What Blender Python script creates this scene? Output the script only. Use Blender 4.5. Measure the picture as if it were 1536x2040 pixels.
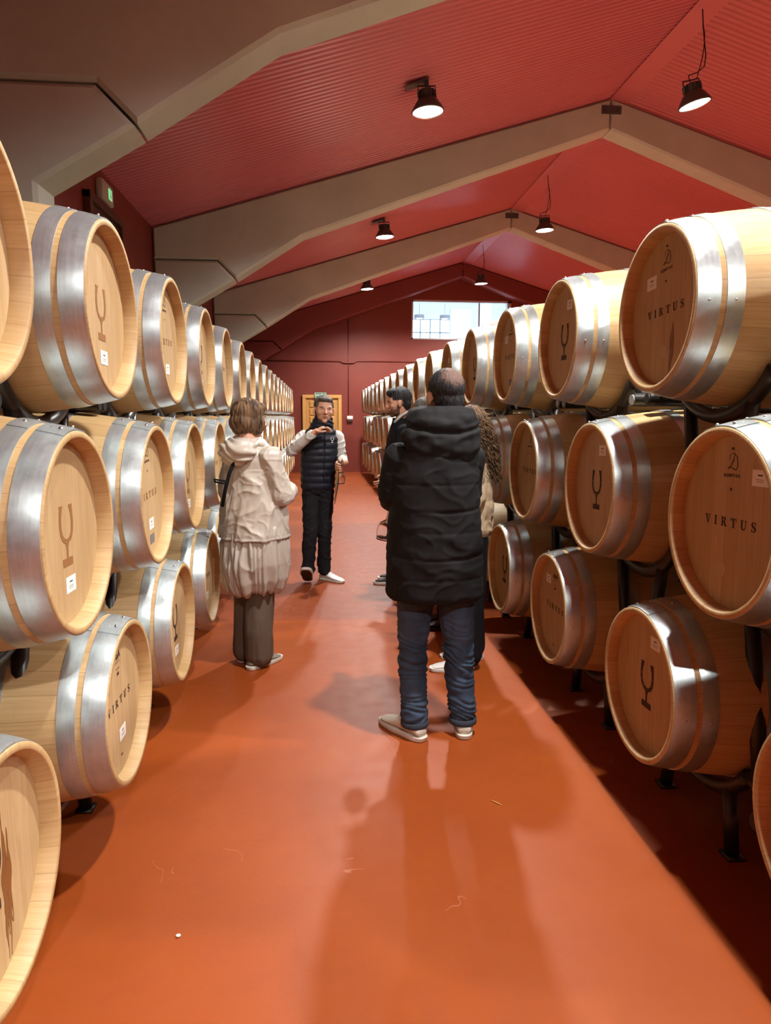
import bpy, bmesh, math, random
from mathutils import Vector, Matrix, noise, Euler
PI=math.pi; R=math.radians
for o in list(bpy.data.objects): bpy.data.objects.remove(o)
C=bpy.context.scene.collection
random.seed(7)

# ---------------------------------------------------------------- camera
F_PX=1366.2; PIT,YAW,ROLL=R(7.98),R(5.13),R(0.18)
cd=bpy.data.cameras.new('camera'); cam=bpy.data.objects.new('camera',cd); C.objects.link(cam)
fw=Vector((math.sin(YAW)*math.cos(PIT),math.cos(YAW)*math.cos(PIT),-math.sin(PIT)))
r0=Vector((math.cos(YAW),-math.sin(YAW),0)); u0=r0.cross(fw)
rr=math.cos(ROLL)*r0+math.sin(ROLL)*u0; uu=-math.sin(ROLL)*r0+math.cos(ROLL)*u0
M=Matrix((rr,uu,-fw)).transposed().to_4x4(); M.translation=Vector((0,0,1.55))
cam.matrix_world=M
cd.sensor_fit='VERTICAL'; cd.sensor_height=24.0; cd.lens=24.0*F_PX/2040; cd.clip_start=.02
bpy.context.scene.camera=cam

# ---------------------------------------------------------------- world, exposure, lamps' strengths
W=bpy.data.worlds.new('world'); bpy.context.scene.world=W; W.use_nodes=True
bg=W.node_tree.nodes['Background']; bg.inputs[0].default_value=(.62,.82,1,1); bg.inputs[1].default_value=7.0
vs=bpy.context.scene.view_settings
vs.view_transform='Standard'; vs.look='None'; vs.gamma=1; vs.use_curve_mapping=False; vs.exposure=0.42
LAMP_W=170.0; LAMP_COL=(1.0,.975,.93); LAMP_Y=(-2.5,2.3,7.1,11.85,16.6); LAMP_X=(1.02,3.75,6.48)

# ---------------------------------------------------------------- helpers
def mesh_obj(name,bm,mat=None,parent=None,smooth=True):
    me=bpy.data.meshes.new(name); bm.normal_update(); bm.to_mesh(me); bm.free()
    return me_obj(name,me,mat,parent,smooth)
def me_obj(name,me,mat=None,parent=None,smooth=True):
    o=bpy.data.objects.new(name,me); C.objects.link(o)
    if mat is not None and not me.materials: me.materials.append(mat)
    if smooth is not None:
        for p in me.polygons: p.use_smooth=bool(smooth)
    if smooth=='a':
        try: me.set_sharp_from_angle(angle=R(35))
        except Exception: pass
    if parent: o.parent=parent
    return o
def empty(name,loc=(0,0,0),rz=0):
    o=bpy.data.objects.new(name,None); C.objects.link(o); o.location=loc; o.rotation_euler=(0,0,rz)
    o.empty_display_size=.1; return o
def tag(o,label=None,cat=None,group=None,kind=None):
    if label: o['label']=label
    if cat: o['category']=cat
    if group: o['group']=group
    if kind: o['kind']=kind
    return o
def box(bm,x0,x1,y0,y1,z0,z1,bev=0):
    vs_=[bm.verts.new((x,y,z)) for x in (x0,x1) for y in (y0,y1) for z in (z0,z1)]
    q=[(0,1,3,2),(4,6,7,5),(0,4,5,1),(2,3,7,6),(0,2,6,4),(1,5,7,3)]
    fs=[bm.faces.new([vs_[i] for i in f]) for f in q]
    if bev:
        es=list({e for f in fs for e in f.edges})
        bmesh.ops.bevel(bm,geom=es,offset=bev,segments=2,affect='EDGES',profile=.5)
def boxm(x0,x1,y0,y1,z0,z1,bev=0):
    bm=bmesh.new(); box(bm,x0,x1,y0,y1,z0,z1,bev); return bm
def frame_axes(t,ref=None):
    t=t.normalized(); r=Vector(ref) if ref is not None else (Vector((0,0,1)) if abs(t.z)<.9 else Vector((1,0,0)))
    a=r.cross(t)
    if a.length<1e-5: a=Vector((1,0,0)).cross(t)
    a.normalize(); return a,t.cross(a).normalized()
def loft(bm,rings,cap=True,closed=False):
    """rings: list of lists of Vectors (same count)"""
    vv=[[bm.verts.new(p) for p in r] for r in rings]
    n=len(rings[0]); m=len(rings)
    for i in range(m if closed else m-1):
        a=vv[i]; b=vv[(i+1)%m]
        for j in range(n):
            k=(j+1)%n
            try: bm.faces.new((a[j],a[k],b[k],b[j]))
            except Exception: pass
    if cap and not closed:
        bm.faces.new(list(reversed(vv[0]))); bm.faces.new(vv[-1])
def tube(bm,pts,r,seg=10,cap=True,closed=False,ref=None):
    pts=[Vector(p) for p in pts]; n=len(pts); rad=r if isinstance(r,(list,tuple)) else [r]*n
    rings=[]; a=None
    for i,p in enumerate(pts):
        t=(pts[(i+1)%n]-pts[i-1]) if (closed or 0<i<n-1) else (pts[1]-pts[0] if i==0 else pts[-1]-pts[-2])
        t.normalize()
        if a is None: a,b=frame_axes(t,ref)
        else:
            a=(a-t*a.dot(t)).normalized(); b=t.cross(a)
        rings.append([p+(a*math.cos(2*PI*k/seg)+b*math.sin(2*PI*k/seg))*rad[i] for k in range(seg)])
    loft(bm,rings,cap,closed)
def lathe(bm,prof,seg=48,axis='Z',cap=(False,False),off=(0,0,0)):
    rings=[]
    ox=Vector(off)
    for (r,h) in prof:
        ring=[]
        for k in range(seg):
            a=2*PI*k/seg; c,s=math.cos(a)*r,math.sin(a)*r
            ring.append(ox+(Vector((c,s,h)) if axis=='Z' else Vector((h,c,s))))
        rings.append(ring)
    vv=[[bm.verts.new(p) for p in r] for r in rings]
    for i in range(len(vv)-1):
        for j in range(seg):
            k=(j+1)%seg; bm.faces.new((vv[i][j],vv[i][k],vv[i+1][k],vv[i+1][j]))
    if cap[0]: bm.faces.new(list(reversed(vv[0])))
    if cap[1]: bm.faces.new(vv[-1])
def ellipsoid(bm,c,r,rot=None,u=20,v=12):
    m=Matrix.Translation(Vector(c))@((rot.to_4x4()) if rot is not None else Matrix.Identity(4))@Matrix.Diagonal((r[0],r[1],r[2],1))
    bmesh.ops.create_uvsphere(bm,u_segments=u,v_segments=v,radius=1,matrix=m)
def capsule(bm,pr,seg=14):
    """chain of (point,radius): tapered tube with ball joints, for later remeshing"""
    for i,(p,r) in enumerate(pr):
        ellipsoid(bm,p,(r,r,r),u=seg,v=max(6,seg//2))
        if i: tube(bm,[pr[i-1][0],p],[pr[i-1][1],r],seg)
def remesh(bm,vox,smooth=4,fac=.5):
    me=bpy.data.meshes.new('t'); bm.to_mesh(me); bm.free()
    o=bpy.data.objects.new('t',me); C.objects.link(o)
    m=o.modifiers.new('r','REMESH'); m.mode='VOXEL'; m.voxel_size=vox; m.adaptivity=0
    if smooth:
        s=o.modifiers.new('s','SMOOTH'); s.iterations=smooth; s.factor=fac
    dg=bpy.context.evaluated_depsgraph_get()
    me2=bpy.data.meshes.new_from_object(o.evaluated_get(dg))
    bpy.data.objects.remove(o); bpy.data.meshes.remove(me)
    me2.materials.clear(); return me2
def warp(me,fn):
    """fn(co,normal)->Vector offset"""
    me.update(); out=[]
    for v in me.vertices: out.append(fn(v.co,v.normal))
    for v,d in zip(me.vertices,out): v.co=v.co+d
    me.update()
def nz(p,s=1.0,o=0.0): return noise.noise(Vector((p[0]*s+o,p[1]*s-o*.7,p[2]*s+o*1.3)))

# ---------------------------------------------------------------- node material helper
class NM:
    def __init__(s,name,**kw):
        s.m=bpy.data.materials.new(name); s.m.use_nodes=True; s.t=s.m.node_tree; s.b=s.t.nodes['Principled BSDF']
        for k,v in kw.items(): s.set(k,v)
    def set(s,k,v):
        k=k.replace('_',' ')
        i=s.b.inputs[k]
        if isinstance(v,(tuple,list)) and len(v)==3 and i.type=='RGBA': v=(*v,1)
        if hasattr(v,'is_linked') or hasattr(v,'links'): s.t.links.new(v,i)
        else: i.default_value=v
    def n(s,t,**kw):
        nd=s.t.nodes.new(t)
        for k,v in kw.items(): setattr(nd,k,v)
        return nd
    def l(s,a,b): s.t.links.new(a,b)
    def val(s,sock,v):
        if hasattr(v,'links'): s.l(v,sock)
        else: sock.default_value=v
    def math(s,op,a,b=0,c=0):
        nd=s.n('ShaderNodeMath',operation=op); s.val(nd.inputs[0],a); s.val(nd.inputs[1],b); s.val(nd.inputs[2],c); return nd.outputs[0]
    def mix(s,f,a,b,mode='MIX'):
        nd=s.n('ShaderNodeMix',data_type='RGBA',blend_type=mode)
        s.val(nd.inputs[0],f)
        for i,v in ((6,a),(7,b)):
            if isinstance(v,(tuple,list)): v=(*v[:3],1)
            s.val(nd.inputs[i],v)
        return nd.outputs[2]
    def coord(s,which='Object',scale=(1,1,1),loc=(0,0,0)):
        tc=s.n('ShaderNodeTexCoord'); mp=s.n('ShaderNodeMapping'); mp.inputs['Scale'].default_value=scale; mp.inputs['Location'].default_value=loc
        s.l(tc.outputs[which],mp.inputs[0]); return mp.outputs[0]
    def noise(s,vec,scale=5,detail=4,rough=.55,dist=0):
        nd=s.n('ShaderNodeTexNoise'); nd.inputs['Scale'].default_value=scale; nd.inputs['Detail'].default_value=detail
        nd.inputs['Roughness'].default_value=rough; nd.inputs['Distortion'].default_value=dist
        if vec is not None: s.l(vec,nd.inputs['Vector'])
        return nd.outputs['Fac']
    def ramp(s,f,pts):
        nd=s.n('ShaderNodeValToRGB'); e=nd.color_ramp.elements
        while len(e)<len(pts): e.new(.5)
        for i,(p,c) in enumerate(pts):
            e[i].position=p; e[i].color=(*c,1) if isinstance(c,(tuple,list)) else (c,c,c,1)
        s.l(f,nd.inputs[0]); return nd.outputs[0]
    def bump(s,h,st=.3,dist=.01):
        nd=s.n('ShaderNodeBump'); nd.inputs['Strength'].default_value=st; nd.inputs['Distance'].default_value=dist
        s.l(h,nd.inputs['Height']); s.l(nd.outputs[0],s.b.inputs['Normal'])
def plain(name,col,rough=.5,metal=0,**kw):
    m=NM(name,Base_Color=col,Roughness=rough,Metallic=metal,**kw); return m.m

# ---- surfaces
def m_floor():
    m=NM('red_painted_floor'); v=m.coord('Object')
    sp=m.n('ShaderNodeSeparateXYZ'); m.l(v,sp.inputs[0]); y=sp.outputs['Y']
    n1=m.noise(v,.8,5,.6); n2=m.noise(v,9,5,.6)
    c=m.ramp(n1,[(.3,(.27,.050,.007)),(.55,(.32,.064,.009)),(.75,(.36,.078,.013))])
    # slabs beyond the joint at 5.1 m are a more worn, duller coat
    s1=m.math('GREATER_THAN',y,5.13); s2=m.math('GREATER_THAN',y,9.86); s3=m.math('GREATER_THAN',y,15.1)
    worn=m.math('SUBTRACT',s1,m.math('MULTIPLY',s2,.75)); worn=m.math('ADD',worn,m.math('MULTIPLY',s3,.3))
    c=m.mix(m.math('MULTIPLY',worn,.8),c,(.235,.050,.016))
    jl=None
    for yy in (5.13,9.86,15.1):
        d=m.math('LESS_THAN',m.math('ABSOLUTE',m.math('SUBTRACT',y,yy)),.007); jl=d if jl is None else m.math('MAXIMUM',jl,d)
    # pale scuffs: thin warped contour lines, masked
    vw=m.coord('Object',(1,1,1),(3,1,0)); w=m.noise(vw,2.3,3,.5,1.2)
    line=m.math('LESS_THAN',m.math('ABSOLUTE',m.math('SUBTRACT',w,.5)),.0022)
    mk=m.math('GREATER_THAN',m.noise(vw,1.7,2),.66)
    mk2=m.math('MULTIPLY',m.math('GREATER_THAN',m.noise(vw,7,3),.52),s1)
    sc=m.math('MULTIPLY',line,m.math('MAXIMUM',mk,mk2))
    w3=m.noise(m.coord('Object',(1,5,1)),6,4,.6,.4)
    sc3=m.math('MULTIPLY',m.math('GREATER_THAN',w3,.69),m.math('MULTIPLY',s1,.5))
    c=m.mix(m.math('MULTIPLY',m.math('MAXIMUM',sc,sc3),.34),c,(.60,.27,.17))
    spk=m.math('GREATER_THAN',m.noise(v,70,2),.80); c=m.mix(m.math('MULTIPLY',spk,.4),c,(.62,.25,.13))
    c=m.mix(m.math('MULTIPLY',jl,.7),c,(.16,.035,.018))
    c=m.mix(m.math('MULTIPLY',m.math('SUBTRACT',n2,.5),.5),c,(.2,.03,.01))
    m.set('Base_Color',c)
    m.l(m.math('ADD',m.math('MULTIPLY',n2,.22),.36),m.b.inputs['Roughness'])
    m.set('Specular_IOR_Level',.32); m.bump(m.noise(v,55,4),.10,.004); return m.m
def m_paint(name,a,b,rough=.55):
    m=NM(name); v=m.coord('Object'); m.set('Base_Color',m.ramp(m.noise(v,1.3,5,.6),[(.3,a),(.7,b)])); m.set('Roughness',rough)
    m.bump(m.noise(v,45,4),.12,.003); return m.m
def m_concrete():
    m=NM('precast_concrete',Roughness=.85); v=m.coord('Object')
    n=m.noise(v,1.1,6,.65); c=m.ramp(n,[(.3,(.40,.435,.37)),(.7,(.50,.54,.465))])
    n2=m.noise(v,60,3); c=m.mix(m.math('MULTIPLY',m.math('GREATER_THAN',n2,.70),.35),c,(.16,.13,.10))
    m.set('Base_Color',c); m.bump(m.noise(v,38,5),.25,.004); return m.m
def wood_seams(m,ang_like,count,col,seam=(.20,.105,.04),w=.012):
    a=m.math('MULTIPLY',ang_like,count); fr=m.math('FRACT',a); fl=m.math('FLOOR',a)
    oi=m.n('ShaderNodeObjectInfo'); wn=m.n('ShaderNodeTexWhiteNoise',noise_dimensions='2D')
    cb=m.n('ShaderNodeCombineXYZ'); m.l(fl,cb.inputs[0]); m.l(oi.outputs['Random'],cb.inputs[1]); m.l(cb.outputs[0],wn.inputs['Vector'])
    sm=m.math('LESS_THAN',m.math('MINIMUM',fr,m.math('SUBTRACT',1,fr)),w)
    return wn.outputs['Value'],sm,oi.outputs['Random']
def m_stave():
    m=NM('oak_staves',Roughness=.5)
    tc=m.n('ShaderNodeTexCoord'); sp=m.n('ShaderNodeSeparateXYZ'); m.l(tc.outputs['Object'],sp.inputs[0])
    ang=m.math('ARCTAN2',sp.outputs['Z'],sp.outputs['Y']); u=m.math('ADD',m.math('DIVIDE',ang,2*PI),.5)
    rnd,sm,oid=wood_seams(m,u,27,None,w=.018)
    cb=m.n('ShaderNodeCombineXYZ'); m.l(m.math('MULTIPLY',sp.outputs['X'],2.2),cb.inputs[0]); m.l(m.math('MULTIPLY',ang,13),cb.inputs[1])
    m.l(m.math('ADD',m.math('MULTIPLY',rnd,19),m.math('MULTIPLY',oid,37)),cb.inputs[2])
    g=m.noise(cb.outputs[0],2.2,6,.62,.5)
    c=m.ramp(g,[(.25,(.44,.285,.120)),(.5,(.53,.365,.170)),(.75,(.60,.43,.22))])
    c=m.mix(m.math('MULTIPLY',rnd,.5),c,(.36,.205,.078))
    # fine cross marks left by the cooper
    v=m.n('ShaderNodeMapping'); v.inputs['Scale'].default_value=(60,4,4); m.l(tc.outputs['Object'],v.inputs[0])
    f=m.noise(v.outputs[0],2,3,.6); c=m.mix(m.math('MULTIPLY',m.math('GREATER_THAN',f,.66),.10),c,(.35,.19,.07))
    v2=m.coord('Object'); st=m.noise(v2,6,5,.7,1.0); c=m.mix(m.math('MULTIPLY',m.math('GREATER_THAN',st,.70),.28),c,(.36,.17,.06))
    c=m.mix(m.math('MULTIPLY',sm,.55),c,(.30,.165,.065))
    m.set('Base_Color',c); m.bump(m.math('SUBTRACT',m.math('MULTIPLY',g,.3),m.math('MULTIPLY',sm,1.0)),.25,.004); return m.m
def m_head():
    m=NM('oak_head_boards',Roughness=.55)
    tc=m.n('ShaderNodeTexCoord'); sp=m.n('ShaderNodeSeparateXYZ'); m.l(tc.outputs['Object'],sp.inputs[0])
    u=m.math('ADD',sp.outputs['Y'],m.math('MULTIPLY',m.math('SINE',m.math('MULTIPLY',sp.outputs['Y'],21)),.012)); rnd,sm,oid=wood_seams(m,m.math('ADD',u,.4),13.5,None,w=.012)
    cb=m.n('ShaderNodeCombineXYZ'); m.l(m.math('MULTIPLY',sp.outputs['Z'],1.6),cb.inputs[0]); m.l(m.math('MULTIPLY',sp.outputs['Y'],22),cb.inputs[1])
    m.l(m.math('ADD',m.math('MULTIPLY',rnd,19),m.math('MULTIPLY',oid,53)),cb.inputs[2])
    g=m.noise(cb.outputs[0],2.4,6,.6,.8)
    c=m.ramp(g,[(.25,(.40,.260,.118)),(.5,(.49,.338,.170)),(.78,(.55,.40,.22))])
    c=m.mix(m.math('MULTIPLY',rnd,.42),c,(.37,.23,.098))
    c=m.mix(m.math('MULTIPLY',sm,.45),c,(.33,.18,.075))
    m.set('Base_Color',c); m.bump(m.math('SUBTRACT',m.math('MULTIPLY',g,.25),sm),.18,.003); return m.m
def m_galv():
    m=NM('galvanised_steel',Metallic=.78)
    tc=m.n('ShaderNodeTexCoord'); sp=m.n('ShaderNodeSeparateXYZ'); m.l(tc.outputs['Object'],sp.inputs[0]); oi=m.n('ShaderNodeObjectInfo')
    ang=m.math('ARCTAN2',sp.outputs['Z'],sp.outputs['Y'])
    cb=m.n('ShaderNodeCombineXYZ'); m.l(m.math('MULTIPLY',sp.outputs['X'],90),cb.inputs[0]); m.l(m.math('MULTIPLY',ang,2.2),cb.inputs[1]); m.l(m.math('MULTIPLY',oi.outputs['Random'],30),cb.inputs[2])
    st=m.noise(cb.outputs[0],1.5,4,.6)
    v=m.coord('Object'); n=m.noise(v,12,5,.65); n2=m.noise(v,55,4,.65)
    f=m.math('ADD',m.math('MULTIPLY',n,.5),m.math('ADD',m.math('MULTIPLY',n2,.2),m.math('MULTIPLY',st,.3)))
    m.set('Base_Color',m.ramp(f,[(.32,(.385,.445,.455)),(.68,(.585,.66,.675))]))
    m.l(m.math('ADD',m.math('MULTIPLY',f,.30),.21),m.b.inputs['Roughness'])
    m.bump(m.math('ADD',st,m.math('MULTIPLY',n2,.5)),.06,.0015); return m.m
def m_ceiling():
    m=NM('red_lacquered_sheet',Roughness=.33); v=m.coord('Object')
    m.set('Base_Color',m.ramp(m.noise(v,.7,3),[(.3,(.45,.110,.135)),(.7,(.51,.128,.155))])); m.set('Specular_IOR_Level',.6); return m.m
def m_cloth(name,col,rough=.7,scale=300,st=.15,sheen=0,spec=.35,wr=0):
    m=NM(name,Roughness=rough); v=m.coord('Object'); n=m.noise(v,6,4); m.set('Specular_IOR_Level',spec)
    m.set('Base_Color',m.mix(m.math('MULTIPLY',n,.3),col,tuple(c*.75 for c in col))); 
    if wr:
        r=m.math('ABSOLUTE',m.math('SUBTRACT',m.noise(v,5,1.5,.45,.5),.5)); r=m.math('MULTIPLY',m.math('MINIMUM',r,.12),6); m.bump(m.math('ADD',r,m.math('MULTIPLY',m.noise(v,scale,2),st*.3)),wr,.012)
    else: m.bump(m.noise(v,scale,2),st,.0015)
    if sheen: m.set('Sheen_Weight',sheen)
    return m.m
def m_hair(name,a,b,scale=(60,60,9)):
    m=NM(name,Roughness=.62,Specular_IOR_Level=.3); v=m.coord('Object',scale); m.set('Base_Color',m.ramp(m.noise(v,1.2,4,.6,.6),[(.35,a),(.68,b)]))
    m.bump(m.noise(v,2.2,3),.5,.003); return m.m

MF=m_floor(); MC=m_concrete(); MCEIL=m_ceiling(); MST=m_stave(); MHD=m_head(); MG=m_galv()
MW=m_paint('brick_red_wall_paint',(.170,.026,.015),(.205,.033,.019)); MRF=m_paint('dark_red_beam_paint',(.17,.028,.022),(.20,.034,.027))
MBLK=plain('black_enamel_steel',(.012,.011,.010),.38); MRUB=plain('black_rubber',(.015,.014,.013),.6)
MINKB=plain('branded_brown_ink',(.26,.115,.035),.7); MINKD=plain('branded_dark_ink',(.035,.018,.012),.7)
MPAP=plain('paper_tag',(.80,.78,.74),.7); MGRY=plain('grey_sticker',(.16,.15,.15),.6)
MDKM=plain('dark_lamp_housing',(.075,.08,.082),.45,.4)
MSTEEL=plain('polished_steel',(.75,.73,.70),.18,1.0)
MRIV=plain('rivet_steel',(.62,.62,.62),.25,1.0)
MWHITE=plain('white_plaster',(.72,.76,.80),.8); MGLASS=NM('clear_glass',Base_Color=(1,1,1),Roughness=.02,Transmission_Weight=1.0,IOR=1.45).m
def emis(name,col,st):
    m=NM(name,Base_Color=(.8,.8,.8)); m.set('Emission_Color',col); m.set('Emission_Strength',st); return m.m
MLENS=emis('lit_lamp_lens',(1,.98,.93),22.0)

# ================================================================ SETTING
YB,YE=-6.0,19.0; XL,XR=-2.1,9.5; XRIDGE=3.70; ZR=5.58; ZE=3.86
SL=(ZR-ZE)/(XRIDGE-XL)
def zc(x): return ZR-SL*abs(x-XRIDGE)
tag(mesh_obj('floor',boxm(XL-.3,XR+.3,YB-.3,YE+.3,-.12,0),MF,smooth=False),kind='structure')
tag(mesh_obj('wall_left',boxm(XL-.3,XL,YB-.3,YE+.3,0,ZE+.15),MW,smooth=False),kind='structure')
tag(mesh_obj('wall_right',boxm(XR,XR+.3,YB-.3,YE+.3,0,ZE+.15),MW,smooth=False),kind='structure')
def gable(y0,y1,hole=None):
    bm=bmesh.new()
    if hole is None: cols=[(XL,XRIDGE,None),(XRIDGE,XR,None)]
    else:
        hx0,hx1,hz0,hz1=hole; cols=[(XL,hx0,None),(hx0,XRIDGE,1),(XRIDGE,hx1,1),(hx1,XR,None)]
    def pr(x0,x1,z00,z01,z10,z11):
        P=[(x0,z00),(x1,z01),(x1,z11),(x0,z10)]
        a=[bm.verts.new((x,y0,z)) for x,z in P]; b=[bm.verts.new((x,y1,z)) for x,z in P]
        bm.faces.new(a); bm.faces.new(list(reversed(b)))
        for i in range(4): bm.faces.new((a[i],b[i],b[(i+1)%4],a[(i+1)%4]))
    for x0,x1,h in cols:
        if h is None: pr(x0,x1,0,0,zc(x0)+.1,zc(x1)+.1)
        else:
            pr(x0,x1,0,0,hz0,hz0); pr(x0,x1,hz1,hz1,zc(x0)+.1,zc(x1)+.1)
    bmesh.ops.recalc_face_normals(bm,faces=bm.faces)
    return bm
WX0,WX1,WZ0,WZ1=2.40,5.14,3.62,4.66
tag(mesh_obj('wall_far',gable(YE,YE+.25,(WX0,WX1,WZ0,WZ1)),MW,smooth=False),kind='structure')
tag(mesh_obj('wall_near',gable(YB-.25,YB),MW,smooth=False),kind='structure')
# corrugated lacquered ceiling sheets, one mesh
bm=bmesh.new(); per=.076; y=YB-.2; prof=[]
while y<YE+.2:
    for dy,dz in ((0,0),(.020,.0),(.030,.014),(.056,.014),(.066,0)): prof.append((y+dy,dz))
    y+=per
for xa,xb in ((XL-.2,XRIDGE),(XRIDGE,XR+.2)):
    A=[bm.verts.new((xa,y,zc(xa)+dz)) for y,dz in prof]; B=[bm.verts.new((xb,y,zc(xb)+dz)) for y,dz in prof]
    A2=[bm.verts.new((xa,y,zc(xa)+dz+.05)) for y,dz in (prof[0],prof[-1])]; B2=[bm.verts.new((xb,y,zc(xb)+dz+.05)) for y,dz in (prof[0],prof[-1])]
    for i in range(len(A)-1): bm.faces.new((A[i],A[i+1],B[i+1],B[i]))
    bm.faces.new((A2[0],B2[0],B2[1],A2[1]))
tag(mesh_obj('ceiling',bm,MCEIL,smooth=False),kind='structure')
bm=bmesh.new()
for xa,xb in ((XRIDGE-.02,XRIDGE+.22),):
    P=[(xa,YB,zc(xa)-.012),(xb,YB,zc(xb)-.006),(xb,YE,zc(xb)-.006),(xa,YE,zc(xa)-.012)]
    a=[bm.verts.new(p) for p in P]; b=[bm.verts.new((p[0],p[1],p[2]+.008)) for p in P]
    bm.faces.new(a); bm.faces.new(b[::-1])
    for i in range(4): bm.faces.new((a[i],b[i],b[(i+1)%4],a[(i+1)%4]))
tag(mesh_obj('trim_1',bm,m_paint('ridge_flashing_red',(.46,.11,.13),(.50,.125,.145),.45),smooth=False),'red ridge flashing strip along the ceiling peak',kind='structure')

# precast portal frames: column + haunch + beams, mirrored about the ridge
def prism(bm,P,y0,y1,bev=.025):
    a=[bm.verts.new((x,y0,z)) for x,z in P]; b=[bm.verts.new((x,y1,z)) for x,z in P]
    fs=[bm.faces.new(a),bm.faces.new(b[::-1])]
    for i in range(len(P)): fs.append(bm.faces.new((a[i],b[i],b[(i+1)%len(P)],a[(i+1)%len(P)])))
    bmesh.ops.recalc_face_normals(bm,faces=fs)
    if bev:
        es=[e for f in fs[:2] for e in f.edges]
        bmesh.ops.bevel(bm,geom=es,offset=bev,segments=1,affect='EDGES')
def portal(y0,y1,mat,which):
    t=empty('portal_frame',(XRIDGE,y0,0)); tag(t,which,'portal frame','precast concrete portal frames'); t['kind']='structure'
    def mir(P,s): return [((x if s<0 else 2*XRIDGE-x)-XRIDGE,z) for x,z in P]
    for s in (-1,1):
        col=[(XL+.01,0),(-1.68,0),(-1.68,2.91),(-1.10,3.25),(-1.32,3.47),(XL+.01,3.47)]
        beam=[(XL+.01,3.485),(-1.31,3.485),(-1.085,3.262),(-.24,3.80),(XRIDGE-.006,5.20),(XRIDGE-.006,ZR-.008),(XL+.01,zc(XL)-.008)]
        bm=bmesh.new(); prism(bm,mir(col,s),0,y1-y0); o=mesh_obj('column',bm,mat,t,False)
        bm=bmesh.new(); prism(bm,mir(beam,s),0,y1-y0); o=mesh_obj('beam',bm,mat,t,False)
    bm=bmesh.new(); box(bm,-.13,.13,-.012,.004,ZR-.20,ZR-.10,.002)
    for x in (-.09,.09): box(bm,x-.012,x+.012,-.022,-.010,ZR-.162,ZR-.138)
    mesh_obj('ridge_connector_plate',bm,MDKM if mat is MC else mat,t,False)
    return t
portal(4.45,4.75,MC,'nearest concrete portal frame, passing over the closest barrels')
portal(9.10,9.40,MC,'second concrete portal frame, with its ridge joint at upper right')
portal(13.8,14.1,MC,'third concrete portal frame, with its ridge joint above the aisle')
portal(18.55,18.98,MRF,'dark red painted portal frame against the far wall')

# ---------------------------------------------------------------- 2D marks (y right, z up) turned into thin plates
def ribbon2(pts,ws):
    P=[Vector((p[0],p[1])) for p in pts]; n=len(P); L=[];Rr=[]
    for i,p in enumerate(P):
        t=(P[min(i+1,n-1)]-P[max(i-1,0)]).normalized(); nn=Vector((-t.y,t.x)); w=ws[i] if isinstance(ws,(list,tuple)) else ws
        L.append(p+nn*w/2); Rr.append(p-nn*w/2)
    return [[L[i],L[i+1],Rr[i+1],Rr[i]] for i in range(n-1)]
def arc2(cx,cz,rx,rz,a0,a1,n=14): return [(cx+rx*math.cos(R(a0+(a1-a0)*i/n)),cz+rz*math.sin(R(a0+(a1-a0)*i/n))) for i in range(n+1)]
def rect2(x0,x1,z0,z1): return [(x0,z0),(x1,z0),(x1,z1),(x0,z1)]
def plate(polys,th=.0006,x=0.0,bm=None,flip=False):
    bm=bm or bmesh.new()
    for i_,P in enumerate(polys):
        th=th+2.5e-6 if len(polys)>1 else th
        a=[bm.verts.new((x,p[0],p[1])) for p in P]; b=[bm.verts.new((x+th,p[0],p[1])) for p in P]
        fs=[bm.faces.new(a[::-1]),bm.faces.new(b)]+[bm.faces.new((a[i],a[(i+1)%len(P)],b[(i+1)%len(P)],b[i])) for i in range(len(P))]
    return bm
def xf(polys,s,dx,dz,sx=1.0): return [[(p[0]*s*sx+dx,p[1]*s+dz) for p in P] for P in polys]
SE=.055
LET={
 'V':([[(.06,1),(.30,1),(.55,0),(.44,0)],[(.72,1),(.79,1),(.55,0),(.49,.1)],rect2(-.03,.42,1-SE,1),rect2(.58,.92,1-SE,1)],.92),
 'I':([rect2(.13,.35,0,1),rect2(0,.48,0,SE),rect2(0,.48,1-SE,1)],.48),
 'R':([rect2(.12,.34,0,1),rect2(0,.46,0,SE),rect2(0,.4,1-SE,1)]+ribbon2([(.3,.965)]+arc2(.44,.74,.22,.225,90,-90)+[(.3,.515)],[.07]*3+[.1,.14,.18,.2,.21,.2,.18,.14,.1]+[.07]*5)+[[(.40,.5),(.60,.5),(.90,.04),(.68,.04)],rect2(.66,.98,0,SE)],.95),
 'T':([rect2(.32,.54,0,1),rect2(0,.86,1-SE,1),rect2(.2,.66,0,SE),[(0,.7),(.04,.7),(.12,1),(0,1)],[(.86,.7),(.82,.7),(.74,1),(.86,1)]],.86),
 'U':([rect2(.1,.32,.3,1),rect2(.74,.81,.3,1),rect2(-.02,.44,1-SE,1),rect2(.6,.94,1-SE,1)]+ribbon2(arc2(.49,.3,.285,.25,180,360),[.22,.22,.21,.2,.19,.17,.14,.12,.1,.09,.08,.08,.07,.07,.07]),.94),
 'S':(ribbon2([(.66,.74),(.60,.88),(.45,.96),(.28,.95),(.16,.86),(.14,.72),(.24,.60),(.42,.50),(.58,.38),(.64,.24),(.56,.09),(.38,.035),(.20,.08),(.10,.24)],[.05,.06,.07,.10,.15,.2,.22,.24,.22,.18,.13,.08,.06,.05])+[rect2(.63,.68,.68,1),rect2(.08,.13,0,.3)],.76)}
def word(w,h,gap=.36,ctr=(0,0)):
    out=[];x=0
    for ch in w:
        P,wd=LET[ch]; out+=xf(P,h,x,0); x+=(wd+gap)*h
    x-=gap*h
    return [[(p[0]-x/2+ctr[0],p[1]-h/2+ctr[1]) for p in P] for P in out],x
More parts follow.
